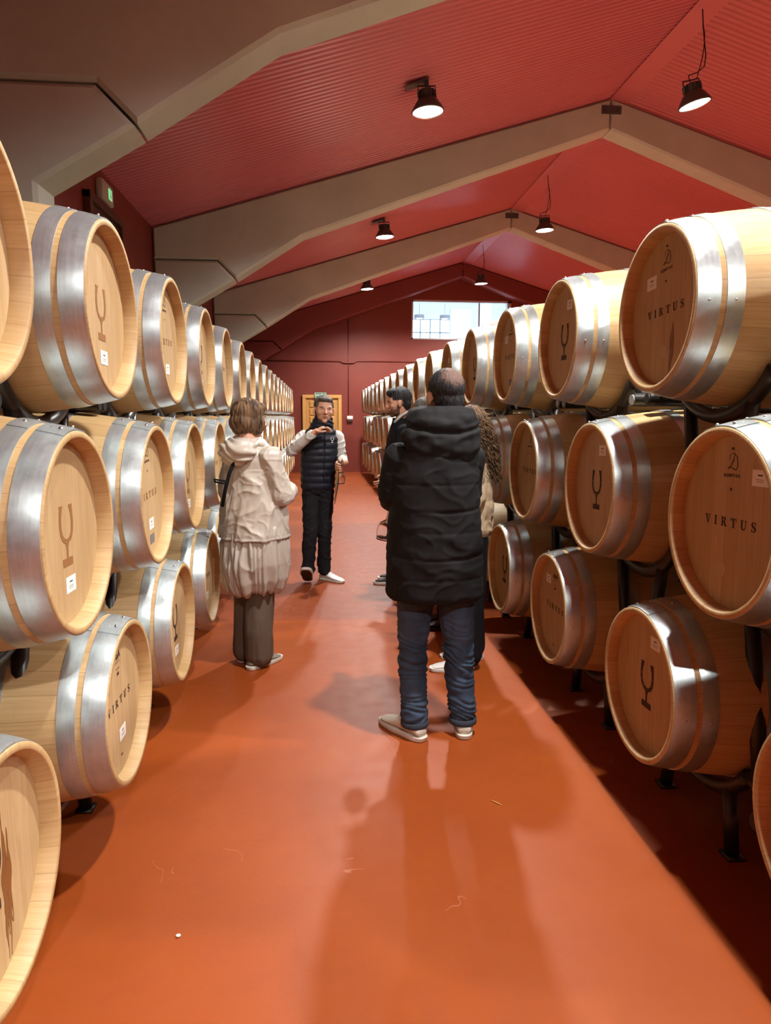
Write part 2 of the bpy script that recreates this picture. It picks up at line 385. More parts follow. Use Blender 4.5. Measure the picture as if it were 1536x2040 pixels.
def text_mesh(s,size,ctr,x=0,th=.0005,bold=False,spacing=1.0):
    cu=bpy.data.curves.new('t','FONT'); cu.body=s; cu.size=size; cu.extrude=th; cu.align_x='CENTER'; cu.align_y='CENTER'; cu.space_character=spacing; cu.resolution_u=2
    if bold: cu.offset=size*.02
    o=bpy.data.objects.new('t',cu); C.objects.link(o)
    me=bpy.data.meshes.new_from_object(o.evaluated_get(bpy.context.evaluated_depsgraph_get()))
    bpy.data.objects.remove(o)
    for v in me.vertices: v.co=Vector((x+v.co.z,ctr[0]+v.co.x,ctr[1]+v.co.y))
    return me
def add_me(bm,me): bm.from_mesh(me); return bm
HX=-.045   # plane of the head board behind the rim
def horseshoe_polys(s=1.0,dz=0.0):
    P=[]; # U of the horseshoe with nail holes left open: outer and inner band plus bridges
    path=[(-.036,.082),(-.042,.060),(-.0445,.035),(-.043,.012),(-.036,-.008),(-.024,-.022),(0,-.030),(.024,-.022),(.036,-.008),(.043,.012),(.0445,.035),(.042,.060),(.036,.082)]
    # densify
    Q=[]
    for i in range(len(path)-1):
        for k in range(4):
            t=k/4; Q.append((path[i][0]*(1-t)+path[i+1][0]*t,path[i][1]*(1-t)+path[i+1][1]*t))
    Q.append(path[-1]); n=len(Q); w=.0150
    V=[Vector(q) for q in Q]
    for i in range(n-1):
        t=(V[i+1]-V[i]).normalized(); nn=Vector((-t.y,t.x)); k=min(i,n-2-i)
        ww=w*(1.25 if k<4 else 1.0)
        hole=(i%5 in (3,)) and 4<i<n-6
        a0,a1=V[i],V[i+1]
        for lo,hi in (((-.5,-.22),(.22,.5)) if hole else ((-.5,.5),)):
            P.append([a0+nn*ww*lo,a1+nn*ww*lo,a1+nn*ww*hi,a0+nn*ww*hi])
    P+= [rect2(-.048,-.024,.080,.088),rect2(.024,.048,.080,.088)]
    P+= [[(-.012,-.034),(.012,-.034),(.006,-.050),(-.006,-.050)],rect2(-.0055,.0055,-.082,-.046),rect2(-.036,.036,-.108,-.082)]
    return [[(p[0]*s,p[1]*s*.88+dz) for p in p4] for p4 in P]

# ---------------------------------------------------------------- barrel master meshes (axis X, origin at centre of the front rim, body towards -X)
BL=.94; RH=.2835; RB=.343
def rad(x):
    t=(x+BL/2)/(BL/2); return RH+(RB-RH)*(1-abs(t)**2.15)
def stave_mesh():
    bm=bmesh.new(); prof=[]
    prof+=[(.2585,-.052),(.2575,-.044),(.2595,-.030),(.2665,-.001),(.2675,0),(.2828,0),(.2835,-.0008)]
    N=18
    for i in range(1,N): x=-BL*i/N; prof.append((rad(x),x))
    prof+=[(.2835,-BL+.002),(.2815,-BL),(.2685,-BL),(.2655,-BL+.002),(.2575,-BL+.044),(.2585,-BL+.052)]
    lathe(bm,prof,72,'X'); me=bpy.data.meshes.new('staves'); bm.normal_update(); bmesh.ops.recalc_face_normals(bm,faces=bm.faces); bm.to_mesh(me); bm.free(); return me
def head_mesh(x0,s):
    bm=bmesh.new(); lathe(bm,[(.001,x0),(.12,x0),(.2585,x0),(.2585,x0-s*.022),(.001,x0-s*.022)],72,'X'); bmesh.ops.recalc_face_normals(bm,faces=bm.faces)
    me=bpy.data.meshes.new('head'); bm.to_mesh(me); bm.free(); return me
def hoop_mesh(xa,xb):
    bm=bmesh.new(); t=.0022; n=4; P=[(rad(xa+(xb-xa)*i/n)+t+.0008*math.sin(PI*i/n),xa+(xb-xa)*i/n) for i in range(n+1)]
    prof=[(rad(xa)-.001,xa)]+P+[(rad(xb)-.001,xb)]
    lathe(bm,prof,72,'X')
    # riveted overlap at the top, one edge standing proud
    rows=[]
    for k in range(9):
        a=R(76+k*4.2); row=[]
        for i in range(n+1):
            r,x=P[i]; inset=.006*(abs(k-4)/4)**6
            row.append(Vector((x,math.cos(a)*(r+.0022),math.sin(a)*(r+.0022))))
        rows.append(row)
    va=[[bm.verts.new(p) for p in r] for r in rows]; vb=[[bm.verts.new(Vector((p.x,p.y*.991,p.z*.991))) for p in r] for r in rows]
    for k in range(8):
        for i in range(n):
            bm.faces.new((va[k][i],va[k][i+1],va[k+1][i+1],va[k+1][i])); bm.faces.new((vb[k][i],vb[k+1][i],vb[k+1][i+1],vb[k][i+1]))
        bm.faces.new((va[k][0],va[k+1][0],vb[k+1][0],vb[k][0])); bm.faces.new((va[k][n],vb[k][n],vb[k+1][n],va[k+1][n]))
    for k in (0,8):
        for i in range(n): bm.faces.new((va[k][i],vb[k][i],vb[k][i+1],va[k][i+1]) if k==0 else (va[k][i],va[k][i+1],vb[k][i+1],vb[k][i]))
    bmesh.ops.recalc_face_normals(bm,faces=bm.faces)
    me=bpy.data.meshes.new('hoop'); bm.to_mesh(me); bm.free(); return me
def rivet_spots(xa,xb):
    xm=(xa+xb)/2; w=abs(xb-xa)
    spots=[(84,.0),(100,.0),(-5,0)] if w<.06 else [(84,-.012),(84,.014),(101,-.012),(101,.014),(-5,0)]
    out=[]
    for a,dx in spots:
        big=a>0; a=R(a); r=rad(xm)+.0045; out.append(((xm+dx,math.cos(a)*r,math.sin(a)*r),(a-PI/2,0,0),1.0 if big else .62))
    return out
def rivet_mesh():
    bm=bmesh.new(); bmesh.ops.create_uvsphere(bm,u_segments=10,v_segments=6,radius=1,matrix=Matrix.Diagonal((.0058,.0058,.0042,1)))
    me=bpy.data.meshes.new('rivet'); bm.to_mesh(me); bm.free(); return me
def shade(me,mat,ang=35):
    me.materials.append(mat)
    for p in me.polygons: p.use_smooth=True
    try: me.set_sharp_from_angle(angle=R(ang))
    except Exception: pass
    return me
ME_ST=shade(stave_mesh(),MST,50); ME_HF=shade(head_mesh(HX,1),MHD); ME_HB=shade(head_mesh(-BL-HX,-1),MHD)
HOOPS=[(-.004,-.072),(-.090,-.142),(-.300,-.345),(-BL+.345,-BL+.300),(-BL+.142,-BL+.090),(-BL+.072,-BL+.004)]
ME_HOOP=[shade(hoop_mesh(*h),MG) for h in HOOPS]; ME_RIV=shade(rivet_mesh(),MRIV)
def flat(bm,mat): 
    me=bpy.data.meshes.new('mark'); bmesh.ops.recalc_face_normals(bm,faces=bm.faces); bm.to_mesh(me); bm.free(); me.materials.append(mat); return me
XM=HX+.0004
ME_EMB={c:flat(plate(horseshoe_polys(),x=XM),m) for c,m in (('brown',MINKB),('dark',MINKD))}
vir,_=word('VIRTUS',.0285,.64); vir=[[(p[0]*1.12,p[1]) for p in q] for q in vir]; ME_VIR={c:flat(plate(vir,x=XM),m) for c,m in (('brown',MINKB),('dark',MINKD))}
def mark_kemptos():
    P=ribbon2([(-.018,-.022),(-.022,-.016),(-.012,-.013),(.002,-.018),(.020,-.022),(.027,-.008),(.022,.016),(.004,.028),(-.014,.020),(-.012,.006)],[.0014,.0018,.002,.0026,.003,.0034,.003,.002,.0018,.0014])
    P+=ribbon2([(.010,.024),(.004,.006),(-.004,-.008),(-.014,-.018),(-.020,-.020)],[.0016,.003,.003,.0022,.0016])+ribbon2([(-.006,-.002),(.004,.002),(.010,.010)],[.0016]*3)
    bm=plate([[(p[0]*1.0,p[1]*1.0+.180) for p in q] for q in P],x=XM)
    add_me(bm,text_mesh('KEMPTOS',.0140,(0,.140),XM,spacing=1.45,bold=True)); add_me(bm,text_mesh('003',.011,(0,.220),XM))
    bm2=bmesh.new(); 
    return flat(plate(xf([rect2(-.004,.004,-.004,.004)],1,0,.10),x=XM,bm=bm),MINKD)
def mark_ana():
    bm=bmesh.new(); add_me(bm,text_mesh('AnA',.036,(0,.165),XM,bold=True)); 
    for z,w in ((.142,.05),(.118,.04)): plate([rect2(-w/2,w/2,z,z+.0018)],x=XM,bm=bm)
    add_me(bm,text_mesh('303',.016,(0,.100),XM,bold=True)); add_me(bm,text_mesh('2021',.010,(0,-.20),XM))
    return flat(bm,MINKD)
ME_COOP={'kemptos':mark_kemptos(),'ana':mark_ana()}
def tag_mesh():
    bm=plate([rect2(-.036,.036,-.023,.023)],.0009,x=XM)
    me=flat(bm,MPAP); me.materials.append(MINKD); b2=bmesh.new(); b2.from_mesh(me); n0=len(b2.faces)
    for z,w in ((.008,.022),(-.004,.036),(-.010,.032)): plate([rect2(-w/2,w/2,z-.0008 if z<0 else z-.002,z+.0005 if z<0 else z+.002)],.0004,x=XM+.0008,bm=b2)
    b2.faces.ensure_lookup_table()
    for f in b2.faces[n0:]: f.material_index=1
    b2.to_mesh(me); b2.free(); return me
ME_TAG=tag_mesh()
ME_GREY=flat(plate([rect2(-.034,.034,-.02,.02)],.0009,x=XM),MGRY)
bm=bmesh.new(); lathe(bm,[(.001,XM+.0012),(.024,XM+.0012),(.0255,XM)],28,'X'); ME_PLUG=flat(bm,plain('plug_wood',(.50,.38,.24),.6))
def drip(seed,x0,z0,z1,w,n=5):
    rnd=random.Random(seed); P=[]
    for k in range(n):
        cx=x0+rnd.uniform(-w,w); a=z0-rnd.uniform(0,.35)*(z0-z1)*(k>0); b=z1+rnd.uniform(0,.3)*(z0-z1)*(k>1); pts=[];ws=[]
        for i in range(15):
            t=i/14; zz=a+(b-a)*t; xx=cx+.012*nz((zz*14,k*3.1,seed))+.02*t*(k-2)/n
            if xx*xx+zz*zz>.25**2: break
            pts.append((xx,zz)); ws.append(max(.0012,(.006+.024*abs(nz((zz*13,k*5.7,seed+9)))*(1+t))*math.sin(PI*min(.96,t+.04))))
        if len(pts)>2: P+=ribbon2(pts,ws)
    return P
MSTAIN=plain('wine_stain',(.20,.078,.020),.45)
ME_STAIN={'a':flat(plate(drip(3,.072,.13,-.24,.016,7),.0003,XM+.0002),MSTAIN),'b':flat(plate(drip(8,.06,-.05,-.235,.004,2),.0003,XM+.0002),MSTAIN)}

# ---------------------------------------------------------------- barrels
ORD=['first','second','third','fourth','fifth','sixth','seventh','eighth','ninth','tenth','eleventh','twelfth','thirteenth','fourteenth','fifteenth','sixteenth','seventeenth','eighteenth','nineteenth']
def part(name,me,parent,loc=None,rot=None,label=None,parts_mat=None):
    o=bpy.data.objects.new(name,me); C.objects.link(o); o.parent=parent
    if loc: o.location=loc
    if rot: o.rotation_euler=rot
    if label: o['label']=label
    return o
def barrel(x,y,z,right,label,group,mark=None,ink='brown',coop=None,tagpos=None,near=False,grey=None,plug=False,stain=None,roll=0.0):
    r=empty('wine_barrel',(x,y,z)); r.rotation_euler=(roll if not right else -roll,0,PI if right else 0)
    tag(r,label,'barrel',group)
    part('staves',ME_ST,r); part('head',ME_HF,r); part('head',ME_HB,r)
    for i,h in enumerate(ME_HOOP):
        o=part('hoop',h,r)
        if near and i<2:
            for q in rivet_spots(*HOOPS[i]): part('rivet',ME_RIV,o,q[0],q[1]).scale=(q[2],)*3
    if mark=='horseshoe': part('horseshoe_emblem',ME_EMB[ink],r)
    if mark=='virtus': part('lettering',ME_VIR[ink],r,label='lettering that reads VIRTUS')
    if coop: part('cooper_mark',ME_COOP[coop],r)
    if tagpos: part('paper_tag',ME_TAG,r,(0,tagpos[0],tagpos[1]))
    if grey: part('grey_sticker',ME_GREY,r,(0,grey[0],grey[1]))
    if plug: part('plug',ME_PLUG,r,(0,plug[0],plug[1]))
    if stain: part('wine_stain',ME_STAIN[stain],r)
    return r
def XLf(y): return -.683-.0052*max(0,y-2.4)
def XRf(y): return 1.163-.0105*max(0,y-2.4)
ZT,ZM,ZB=1.900,1.222,.548
def ys(first,pitch,n): return list(first)+[first[-1]+pitch*(i+1) for i in range(n-len(first))]
LT=ys([1.47,2.421,3.369,4.292],.945,18); LM=ys([1.977,2.91,3.805],.945,18); LB=ys([1.44,2.387,3.337],.945,18)
RT=ys([1.42,2.406,3.40],.972,18); RM=ys([.94,1.93,2.93],.972,18); RB_=ys([1.385,2.369,3.399,4.349],.972,18)
ROWN={'T':'top','M':'middle','B':'bottom'}
def words(mark,ink,coop):
    if mark=='horseshoe': return ('dark' if ink=='dark' else 'brown')+' horseshoe emblem'
    if mark=='virtus': return 'VIRTUS lettering'
    return 'bare head'
for side,rows in (('left',(('T',LT,ZT-.01),('M',LM,ZM),('B',LB,ZB))),('right',(('T',RT,ZT+.024),('M',RM,ZM+.015),('B',RB_,ZB+.009)))):
    for rn,Y,z in rows:
        for i,y in enumerate(Y):
            right=side=='right'; x=XRf(y) if right else XLf(y)
            if y+.3>18.52: continue
            if side=='left': hs=(i%2==1) if rn=='T' else (i%2==0)
            else: hs=(i%2==0) if rn!='B' else (i%2==1)
            mark='horseshoe' if hs else 'virtus'
            ink='dark' if (right or (rn=='T' and i>=3) or rn=='B') else 'brown'
            coop=None; tg=None; grey=None; plug=None; stain=None
            if not hs: coop=('kemptos' if (rn,i,side) in (('T',0,'left'),('T',2,'left'),('M',1,'left'),('T',1,'right'),('M',1,'right')) or i%4==3 else 'ana')
            if i<9:
                if side=='left': tg=(.012,-.150) if hs else (.02,-.125)
                else: tg=(.055,.165) if hs else ((-.105,.135) if coop=='ana' else ((.135,.140) if rn=='M' else (-.105,.115)))
            ex=''
            if (side,rn,i)==('left','B',0): stain='a'; tg=(-.03,-.16); ex='oak barrel with long brown wine streaks down its head, at the lower left corner'
            if (side,rn,i)==('right','T',1): stain='b'; plug=(-.0,-.145); ex='large oak barrel at upper right with VIRTUS lettering and one dark drip line'
            if (side,rn,i)==('right','M',1): plug=(-.03,-.145)
            if (side,rn,i)==('left','M',1): grey=(.02,-.19)
            if (side,rn,i)==('right','T',3): grey=(.02,-.16)
            lab=ex or 'oak barrel with %s, %s from camera, %s stack %s row'%(words(mark,ink,coop),ORD[i],side,ROWN[rn])
            rnd=random.Random(i*7+ord(rn)+(50 if right else 0))
            barrel(x+rnd.uniform(-.006,.006),y,z,right,lab,'oak barrels in the %s row of the %s stack'%(ROWN[rn],side),mark,ink,coop,tg,i<4,grey,plug,stain,rnd.uniform(-.05,.05))
# the row standing back to back behind the right stack, seen through its gaps
for rn,Y,z in (('T',RT,ZT),('M',RM,ZM),('B',RB_,ZB)):
    for i,y in enumerate(Y[:8]):
        barrel(XRf(y)+BL+.16,y+.03,z,True,'plain oak barrel behind the right stack, %s from camera in its %s row'%(ORD[i],ROWN[rn]),'oak barrels behind the right stack',roll=.3)

# ---------------------------------------------------------------- steel racks
RA=.372; MCAP=plain('grey_plastic_cap',(.30,.32,.33),.6)
def rack_parts(ys2,x,z,right,low,label,group,floor_=False,cap=None):
    t=empty('barrel_rack',(x,ys2[0],0)); tag(t,label,'rack',group); s=1 if right else -1
    xa,xb=s*.27,s*.70
    yy=[q-ys2[0] for q in ys2]
    for q in yy:
        for xx in (xa,xb):
            bm=bmesh.new(); tube(bm,[(xx,q+RA*math.cos(R(a)),z+RA*math.sin(R(a))) for a in range(-144,-35,6)],.027,12,ref=(1,0,0)); mesh_obj('cradle',bm,MBLK,t)
            for k in (-1,1):
                if floor_: P=[(xx,q+k*.20,z-.315),(xx,q+k*.24,.0)]
                else: P=[(xx,q+k*.20,z-.315),(xx,q+k*.085,low)]
                bm=bmesh.new(); tube(bm,P,.026,10); 
                if floor_: box(bm,xx-.032,xx+.032,P[1][1]-.032,P[1][1]+.032,0,.010)
                mesh_obj('leg',bm,MBLK,t)
        for k in (-1,1):
            cy,cz=q+k*.435,z-.300
            for xx in (xa,xb):
                bm=bmesh.new(); tube(bm,[(xx,q+k*.298,z-.222),(xx,q+k*.345,z-.225),(xx,q+k*.40,z-.265),(xx,cy,cz)],.024,10); mesh_obj('arm',bm,MBLK,t)
            bm=bmesh.new(); tube(bm,[(s*.21,cy,cz),(s*.80,cy,cz)],.030,14); o=mesh_obj('crossbar',bm,MBLK,t,'a')
            bm=bmesh.new(); tube(bm,[(s*.203,cy,cz),(s*.212,cy,cz)],.023,14); mesh_obj('end_cap',bm,cap or MRUB,o,'a')
    return t
for side,rows in (('left',(('T',LT,ZT-.01),('M',LM,ZM),('B',LB,ZB))),('right',(('T',RT,ZT+.024),('M',RM,ZM+.015),('B',RB_,ZB+.009)))):
    right=side=='right'
    for rn,Y,z in rows:
        Y=[y for y in Y if y+.3<=18.52]; k=0; n=0
        while k<len(Y):
            pr=Y[k:k+2]; x=(XRf(pr[0]) if right else XLf(pr[0]))
            rack_parts(pr,x,z,right,z-.678-.20,'black steel rack under %s pair of barrels from camera, %s stack %s row'%(ORD[n],side,ROWN[rn]),'steel racks of the %s stack'%side,rn=='B',MCAP if (right and rn=='T' and n==1) else None)
            k+=2; n+=1
for rn,Y,z in (('T',RT,ZT),('M',RM,ZM),('B',RB_,ZB)):
    for n in range(4):
        pr=[y+.03 for y in Y[2*n:2*n+2]]
        rack_parts(pr,XRf(pr[0])+BL+.16,z,True,z-.878,'black steel rack under %s barrel pair behind the right stack, %s row'%(ORD[n],ROWN[rn]),'steel racks behind the right stack',rn=='B')

# ---------------------------------------------------------------- far wall: door, sign, conduits, switch box
MOAK=NM('honey_oak_door',Roughness=.45); v=MOAK.coord('Object',(14,14,1.5)); MOAK.set('Base_Color',MOAK.ramp(MOAK.noise(v,2,4),[(.3,(.46,.22,.055)),(.7,(.62,.33,.10))])); MOAK=MOAK.m
MOAKF=plain('honey_oak_frame',(.62,.33,.10),.4); MDOORR=plain('dark_stained_door',(.085,.026,.018),.5)
def panel_door(name,x0,x1,zt,depth,leafm,framem,rows,cols,fw_=.09):
    """built in XZ plane facing -Y, origin at floor centre"""
    w=(x1-x0)/2
    t=empty(name); t['kind']='structure'
    bm=bmesh.new(); box(bm,-w,-w+fw_,-.07,.0,0,zt,.006); box(bm,w-fw_,w,-.07,0,0,zt,.006); box(bm,-w,w,-.075,0,zt-fw_,zt,.006); mesh_obj('door_frame',bm,framem,t,False)
    lw=w-fw_-.004; bm=bmesh.new(); box(bm,-lw,lw,-.03,0,.01,zt-fw_-.004)
    mesh_obj('door_leaf',bm,leafm,t,False)
    gx=.10; pw=(2*lw-gx*(cols+1))/cols; ph=(zt-fw_-.16)/rows
    for i in range(rows):
        for j in range(cols):
            bm=bmesh.new(); xx=-lw+gx+j*(pw+gx); zz=.10+i*ph; box(bm,xx,xx+pw,-.052,-.028,zz+.018,zz+ph-.018,.012); mesh_obj('door_panel',bm,leafm,t,False)
    bm=bmesh.new(); tube(bm,[(lw-.06,-.03,1.02),(lw-.06,-.08,1.02),(lw-.17,-.08,1.02)],.010,8); mesh_obj('door_handle',bm,MSTEEL,t)
    return t
d=panel_door('door_1',-.57,.49,2.11,0,MOAK,MOAKF,9,1); d.location=(-.04,YE,0); d['label']='oak panelled door in the far wall behind the guide'
d=panel_door('door_2',-.52,.52,3.52,0,MDOORR,MDOORR,6,2,.07); d.location=(XL,7.10,0); d.rotation_euler=(0,0,PI/2); d['label']='dark red panelled door high in the left wall'
MGRN=plain('safety_green',(.02,.20,.10),.5); 
t=empty('exit_sign',(-.08,YE-.10,2.10)); tag(t,'green SALIDA exit sign above the oak door in the far wall','sign')
mesh_obj('plate',boxm(-.16,.16,-.004,.004,-.07,.07,.003),MGRN,t,False)
bm=bmesh.new()
for q in ((-.155,.155,.058,.066),(-.155,.155,-.066,-.058),(-.155,-.147,-.066,.066),(.147,.155,-.066,.066)): box(bm,q[0],q[1],-.007,-.004,q[2],q[3])
mesh_obj('border',bm,MPAP,t,False)
me=text_mesh('SALIDA',.088,(0,0),0,.001,True)
for vv in me.vertices: vv.co=Vector((vv.co.y,-.006-vv.co.x,vv.co.z))
me_obj('lettering',me,MPAP,t,False)
t=empty('exit_sign',(XL+.0,7.13,3.65)); tag(t,'pale emergency exit light with green figure above the dark left wall door','sign')
mesh_obj('housing',boxm(0,.07,-.17,.17,-.095,.095,.02),plain('ivory_plastic',(.45,.42,.34),.5),t,'a')
bm=bmesh.new(); box(bm,.069,.074,.0,.10,-.05,.05,.002); mesh_obj('panel',bm,emis('green_exit_glow',(.05,.9,.35),.55),t,False)
bm=bmesh.new(); box(bm,.074,.076,.035,.05,-.03,.015); ellipsoid(bm,(.075,.043,.027),(.002,.009,.009),u=10,v=6); box(bm,.074,.076,.05,.068,-.034,-.010); mesh_obj('running_figure',bm,MPAP,t,False)
MPIPE=plain('red_painted_conduit',(.16,.026,.018),.4)
bm=bmesh.new(); tube(bm,[(.68,YE-.015,1.53),(.68,YE-.015,4.20)],.012,8); tag(mesh_obj('conduit',bm,MPIPE),'thin red vertical conduit running down far wall to the switch box','conduit','painted conduits on the far wall')
bm=bmesh.new(); tube(bm,[(-2.05,YE-.02,3.01),(.46,YE-.02,3.01),(.54,YE-.04,2.97),(.82,YE-.04,2.97),(.90,YE-.02,3.02),(6.5,YE-.02,3.02)],.016,8); tag(mesh_obj('conduit',bm,MPIPE),'red horizontal conduit crossing far wall with a dip in the middle','conduit','painted conduits on the far wall')
t=empty('switch_box',(.715,YE,1.46)); tag(t,'small white wall switch box at the end of the vertical conduit','switch box')
mesh_obj('cover',boxm(-.08,.08,-.06,0,-.005,.085,.008),MPAP,t,'a'); mesh_obj('socket',boxm(-.075,.075,-.055,0,-.085,-.005,.008),plain('dark_brown_plastic',(.05,.02,.015),.5),t,'a')
# ---------------------------------------------------------------- window in the gable and the room behind it
MALU=plain('pale_aluminium',(.55,.58,.62),.4,.3)
t=empty('window_1',((WX0+WX1)/2,YE,WZ0)); t['kind']='structure'; t['label']='long interior window high in the far wall'
w=(WX1-WX0)/2; h=WZ1-WZ0
bm=bmesh.new(); box(bm,-w,-w+.04,-.01,.20,0,h); box(bm,w-.10,w,-.01,.20,0,h); box(bm,-w,w,-.01,.20,h-.05,h); box(bm,-w,w,-.01,.20,0,.035); mesh_obj('window_frame',bm,MALU,t,False)
bm=bmesh.new(); box(bm,.48,.52,.05,.10,.035,h-.05); mesh_obj('mullion',bm,MALU,t,False)
MPANE=NM('window_pane_glass',Base_Color=(.85,.95,1),Roughness=.03,Alpha=.10).m
bm=bmesh.new(); box(bm,-w+.04,.48,.07,.076,.035,h-.05); mesh_obj('pane',bm,MPANE,t,False)
bm=bmesh.new(); box(bm,.52,w-.10,.07,.076,.035,h-.05); mesh_obj('pane',bm,MPANE,t,False)
RX0,RX1,RZ0,RZ1,RY=1.6,8.0,3.45,6.3,25.0
tag(mesh_obj('floor_room',boxm(RX0,RX1,YE+.25,RY,RZ0-.1,RZ0),MWHITE,smooth=False),kind='structure')
tag(mesh_obj('wall_room_left',boxm(RX0-.1,RX0,YE+.25,RY,RZ0,RZ1),MWHITE,smooth=False),kind='structure')
tag(mesh_obj('wall_room_right',boxm(RX1,RX1+.1,YE+.25,RY,RZ0,RZ1),MWHITE,smooth=False),kind='structure')
bm=bmesh.new(); A=(3.12,4.56,4.30,4.98)
box(bm,RX0,A[0],RY,RY+.2,RZ0,RZ1); box(bm,A[1],RX1,RY,RY+.2,RZ0,RZ1); box(bm,A[0],A[1],RY,RY+.2,RZ0,A[2]); box(bm,A[0],A[1],RY,RY+.2,A[3],RZ1)
tag(mesh_obj('wall_room_back',bm,MWHITE,smooth=False),kind='structure')
tag(mesh_obj('ceiling_room',boxm(RX0,RX1,21.7,RY,RZ1,RZ1+.1),MWHITE,smooth=False),kind='structure')  # stops short of the gable: unseen roof opening added to let daylight in
tag(mesh_obj('trim_2',boxm(4.98,5.32,22.0,22.3,RZ0,RZ1,.01),MWHITE,smooth=False),'white pillar in the bright room behind the interior window',kind='structure')
tag(mesh_obj('trim_3',boxm(4.2,4.9,23.0,23.2,RZ0,5.05,.01),plain('pale_partition',(.55,.58,.62),.8),smooth=False),'pale partition in the bright room behind the interior window',kind='structure')
t=empty('window_2',(A[0],RY+.05,A[2])); t['kind']='structure'; t['label']='gridded daylight window in the room behind the interior window'
MDW=plain('grey_window_bars',(.16,.22,.26),.5)
bm=bmesh.new(); W2,H2=A[1]-A[0],A[3]-A[2]
for k in range(5): x=W2*k/4; box(bm,x-.02,x+.02,0,.05,0,H2)
for z in (0,.22,H2): box(bm,0,W2,0,.05,z-.02,z+.02)
mesh_obj('window_bars',bm,MDW,t,False)
for X in (3.02,3.83):
    t=empty('pendant_shade_lamp',(X,22.0,4.58)); tag(t,'%s dark drum pendant lamp seen through the interior window'%('left' if X<3.5 else 'right'),'pendant lamp','drum pendants behind the interior window')
    bm=bmesh.new(); lathe(bm,[(.15,0),(.155,0),(.155,.11),(.02,.115),(.0,.115)],28); lathe(bm,[(.15,0),(.15,.105)],28); mesh_obj('shade',bm,plain('grey_shade',(.11,.12,.14),.6),t,'a')
    bm=bmesh.new(); ellipsoid(bm,(0,0,.03),(.13,.13,.04)); mesh_obj('bulb',bm,emis('warm_bulb',(1,.95,.85),4),t)
    bm=bmesh.new(); tube(bm,[(0,0,.11),(0,0,RZ1-4.585)],.005,6); mesh_obj('cord',bm,MBLK,t)

# ---------------------------------------------------------------- high bay lamps
def high_bay(x,y,z,label,hang,tilt=(0,0)):
    t=empty('high_bay_lamp',(x,y,z)); t.rotation_euler=(tilt[0],tilt[1],0); tag(t,label,'lamp','high bay lamps under the red ceiling')
    bm=bmesh.new(); lathe(bm,[(.146,.0),(.155,-.004),(.160,.004),(.158,.012),(.135,.050),(.105,.095),(.080,.120),(.072,.135),(.072,.190),(.066,.198),(.0,.198)],40); mesh_obj('housing',bm,MDKM,t,'a')
    bm=bmesh.new()
    for k in range(14):
        a=2*PI*k/14; c,s=math.cos(a),math.sin(a); bmx=bmesh.new(); box(bmx,.070,.090,-.003,.003,.125,.190); bmx.transform(Matrix.Rotation(a,4,'Z')); me=bpy.data.meshes.new('f'); bmx.to_mesh(me); bmx.free(); bm.from_mesh(me)
    mesh_obj('heat_sink_fins',bm,MDKM,t,False)
    bm=bmesh.new(); lathe(bm,[(.160,.004),(.150,-.006),(.143,-.002),(.143,.010)],40); mesh_obj('rim',bm,MSTEEL,t)
    bm=bmesh.new(); lathe(bm,[(.0,.004),(.143,.004)],40); bmesh.ops.recalc_face_normals(bm,faces=bm.faces); mesh_obj('lens',bm,MLENS,t)
    bm=bmesh.new(); tube(bm,[(-.085,0,.13),(-.085,0,.235),(.085,0,.235),(.085,0,.13)],.009,8); mesh_obj('bracket',bm,MDKM,t)
    if hang:
        top=zc(x)-z-.02; nt=(-tilt[0],-tilt[1],0)
        P=[(0,0,.235)]+[(.05*math.sin(PI*i/12)*(1 if i<9 else .6)+.02*i/12,0,.235+(top-.235)*i/12) for i in range(1,13)]
        bm=bmesh.new(); tube(bm,P,.005,6); mesh_obj('cable',bm,MBLK,t).rotation_euler=nt
        P=[(-.06,0,.20),(-.085,0,.27),(.0,0,.30),(.075,0,.36),(.085,0,.46),(.055,0,.62),(.03,0,.80),(.02,0,top)] if top>.85 else [(-.06,0,.2),(-.085,0,.25),(0,0,.27),(.05,0,top)]
        bm=bmesh.new(); tube(bm,P,.006,6); mesh_obj('cable',bm,MBLK,t).rotation_euler=nt
    else:
        bm=bmesh.new(); box(bm,-.13,.10,-.07,.07,.262,.275,.003); bm.transform(Matrix.Rotation(-math.atan(SL)*(1 if x<XRIDGE else -1),4,'Y')); box(bm,-.02,.02,-.02,.02,.235,.275)
        mesh_obj('mounting_plate',bm,MDKM,t,False)
    ld=bpy.data.lights.new('lamp_light','SPOT'); ld.energy=LAMP_W*4*(1.0 if x<2 else 0.95); ld.color=LAMP_COL; ld.spot_size=R(155); ld.spot_blend=.55; ld.shadow_soft_size=.09
    lo=bpy.data.objects.new('light_source',ld); C.objects.link(lo); lo.parent=t; lo.location=(0,0,-.02)
    return t
AHEAD={2.3:'just above the camera',7.1:'nearest of the three',11.85:'middle of the three',16.6:'farthest of the three'}
for x in LAMP_X:
    for y in LAMP_Y:
        dy=0
        z=(zc(x)-.30) if (x<2 or x>5) else 4.66
        side={1.02:'lit high bay lamp fixed close under the left roof slope',3.75:'lit high bay lamp hanging on cables from the ridge',6.48:'lit high bay lamp fixed under the right roof slope'}[x]
        lab=side+', '+AHEAD.get(y,'behind the camera')
        tilt=(0,R(-4)) if x<2 else (R(0),R(-14) if y==7.1 else R(-3))
        if x<2: x_=1.13 if y<5 else 1.04
        high_bay(x_ if x<2 else x,y,z,lab,2<x<5,tilt)

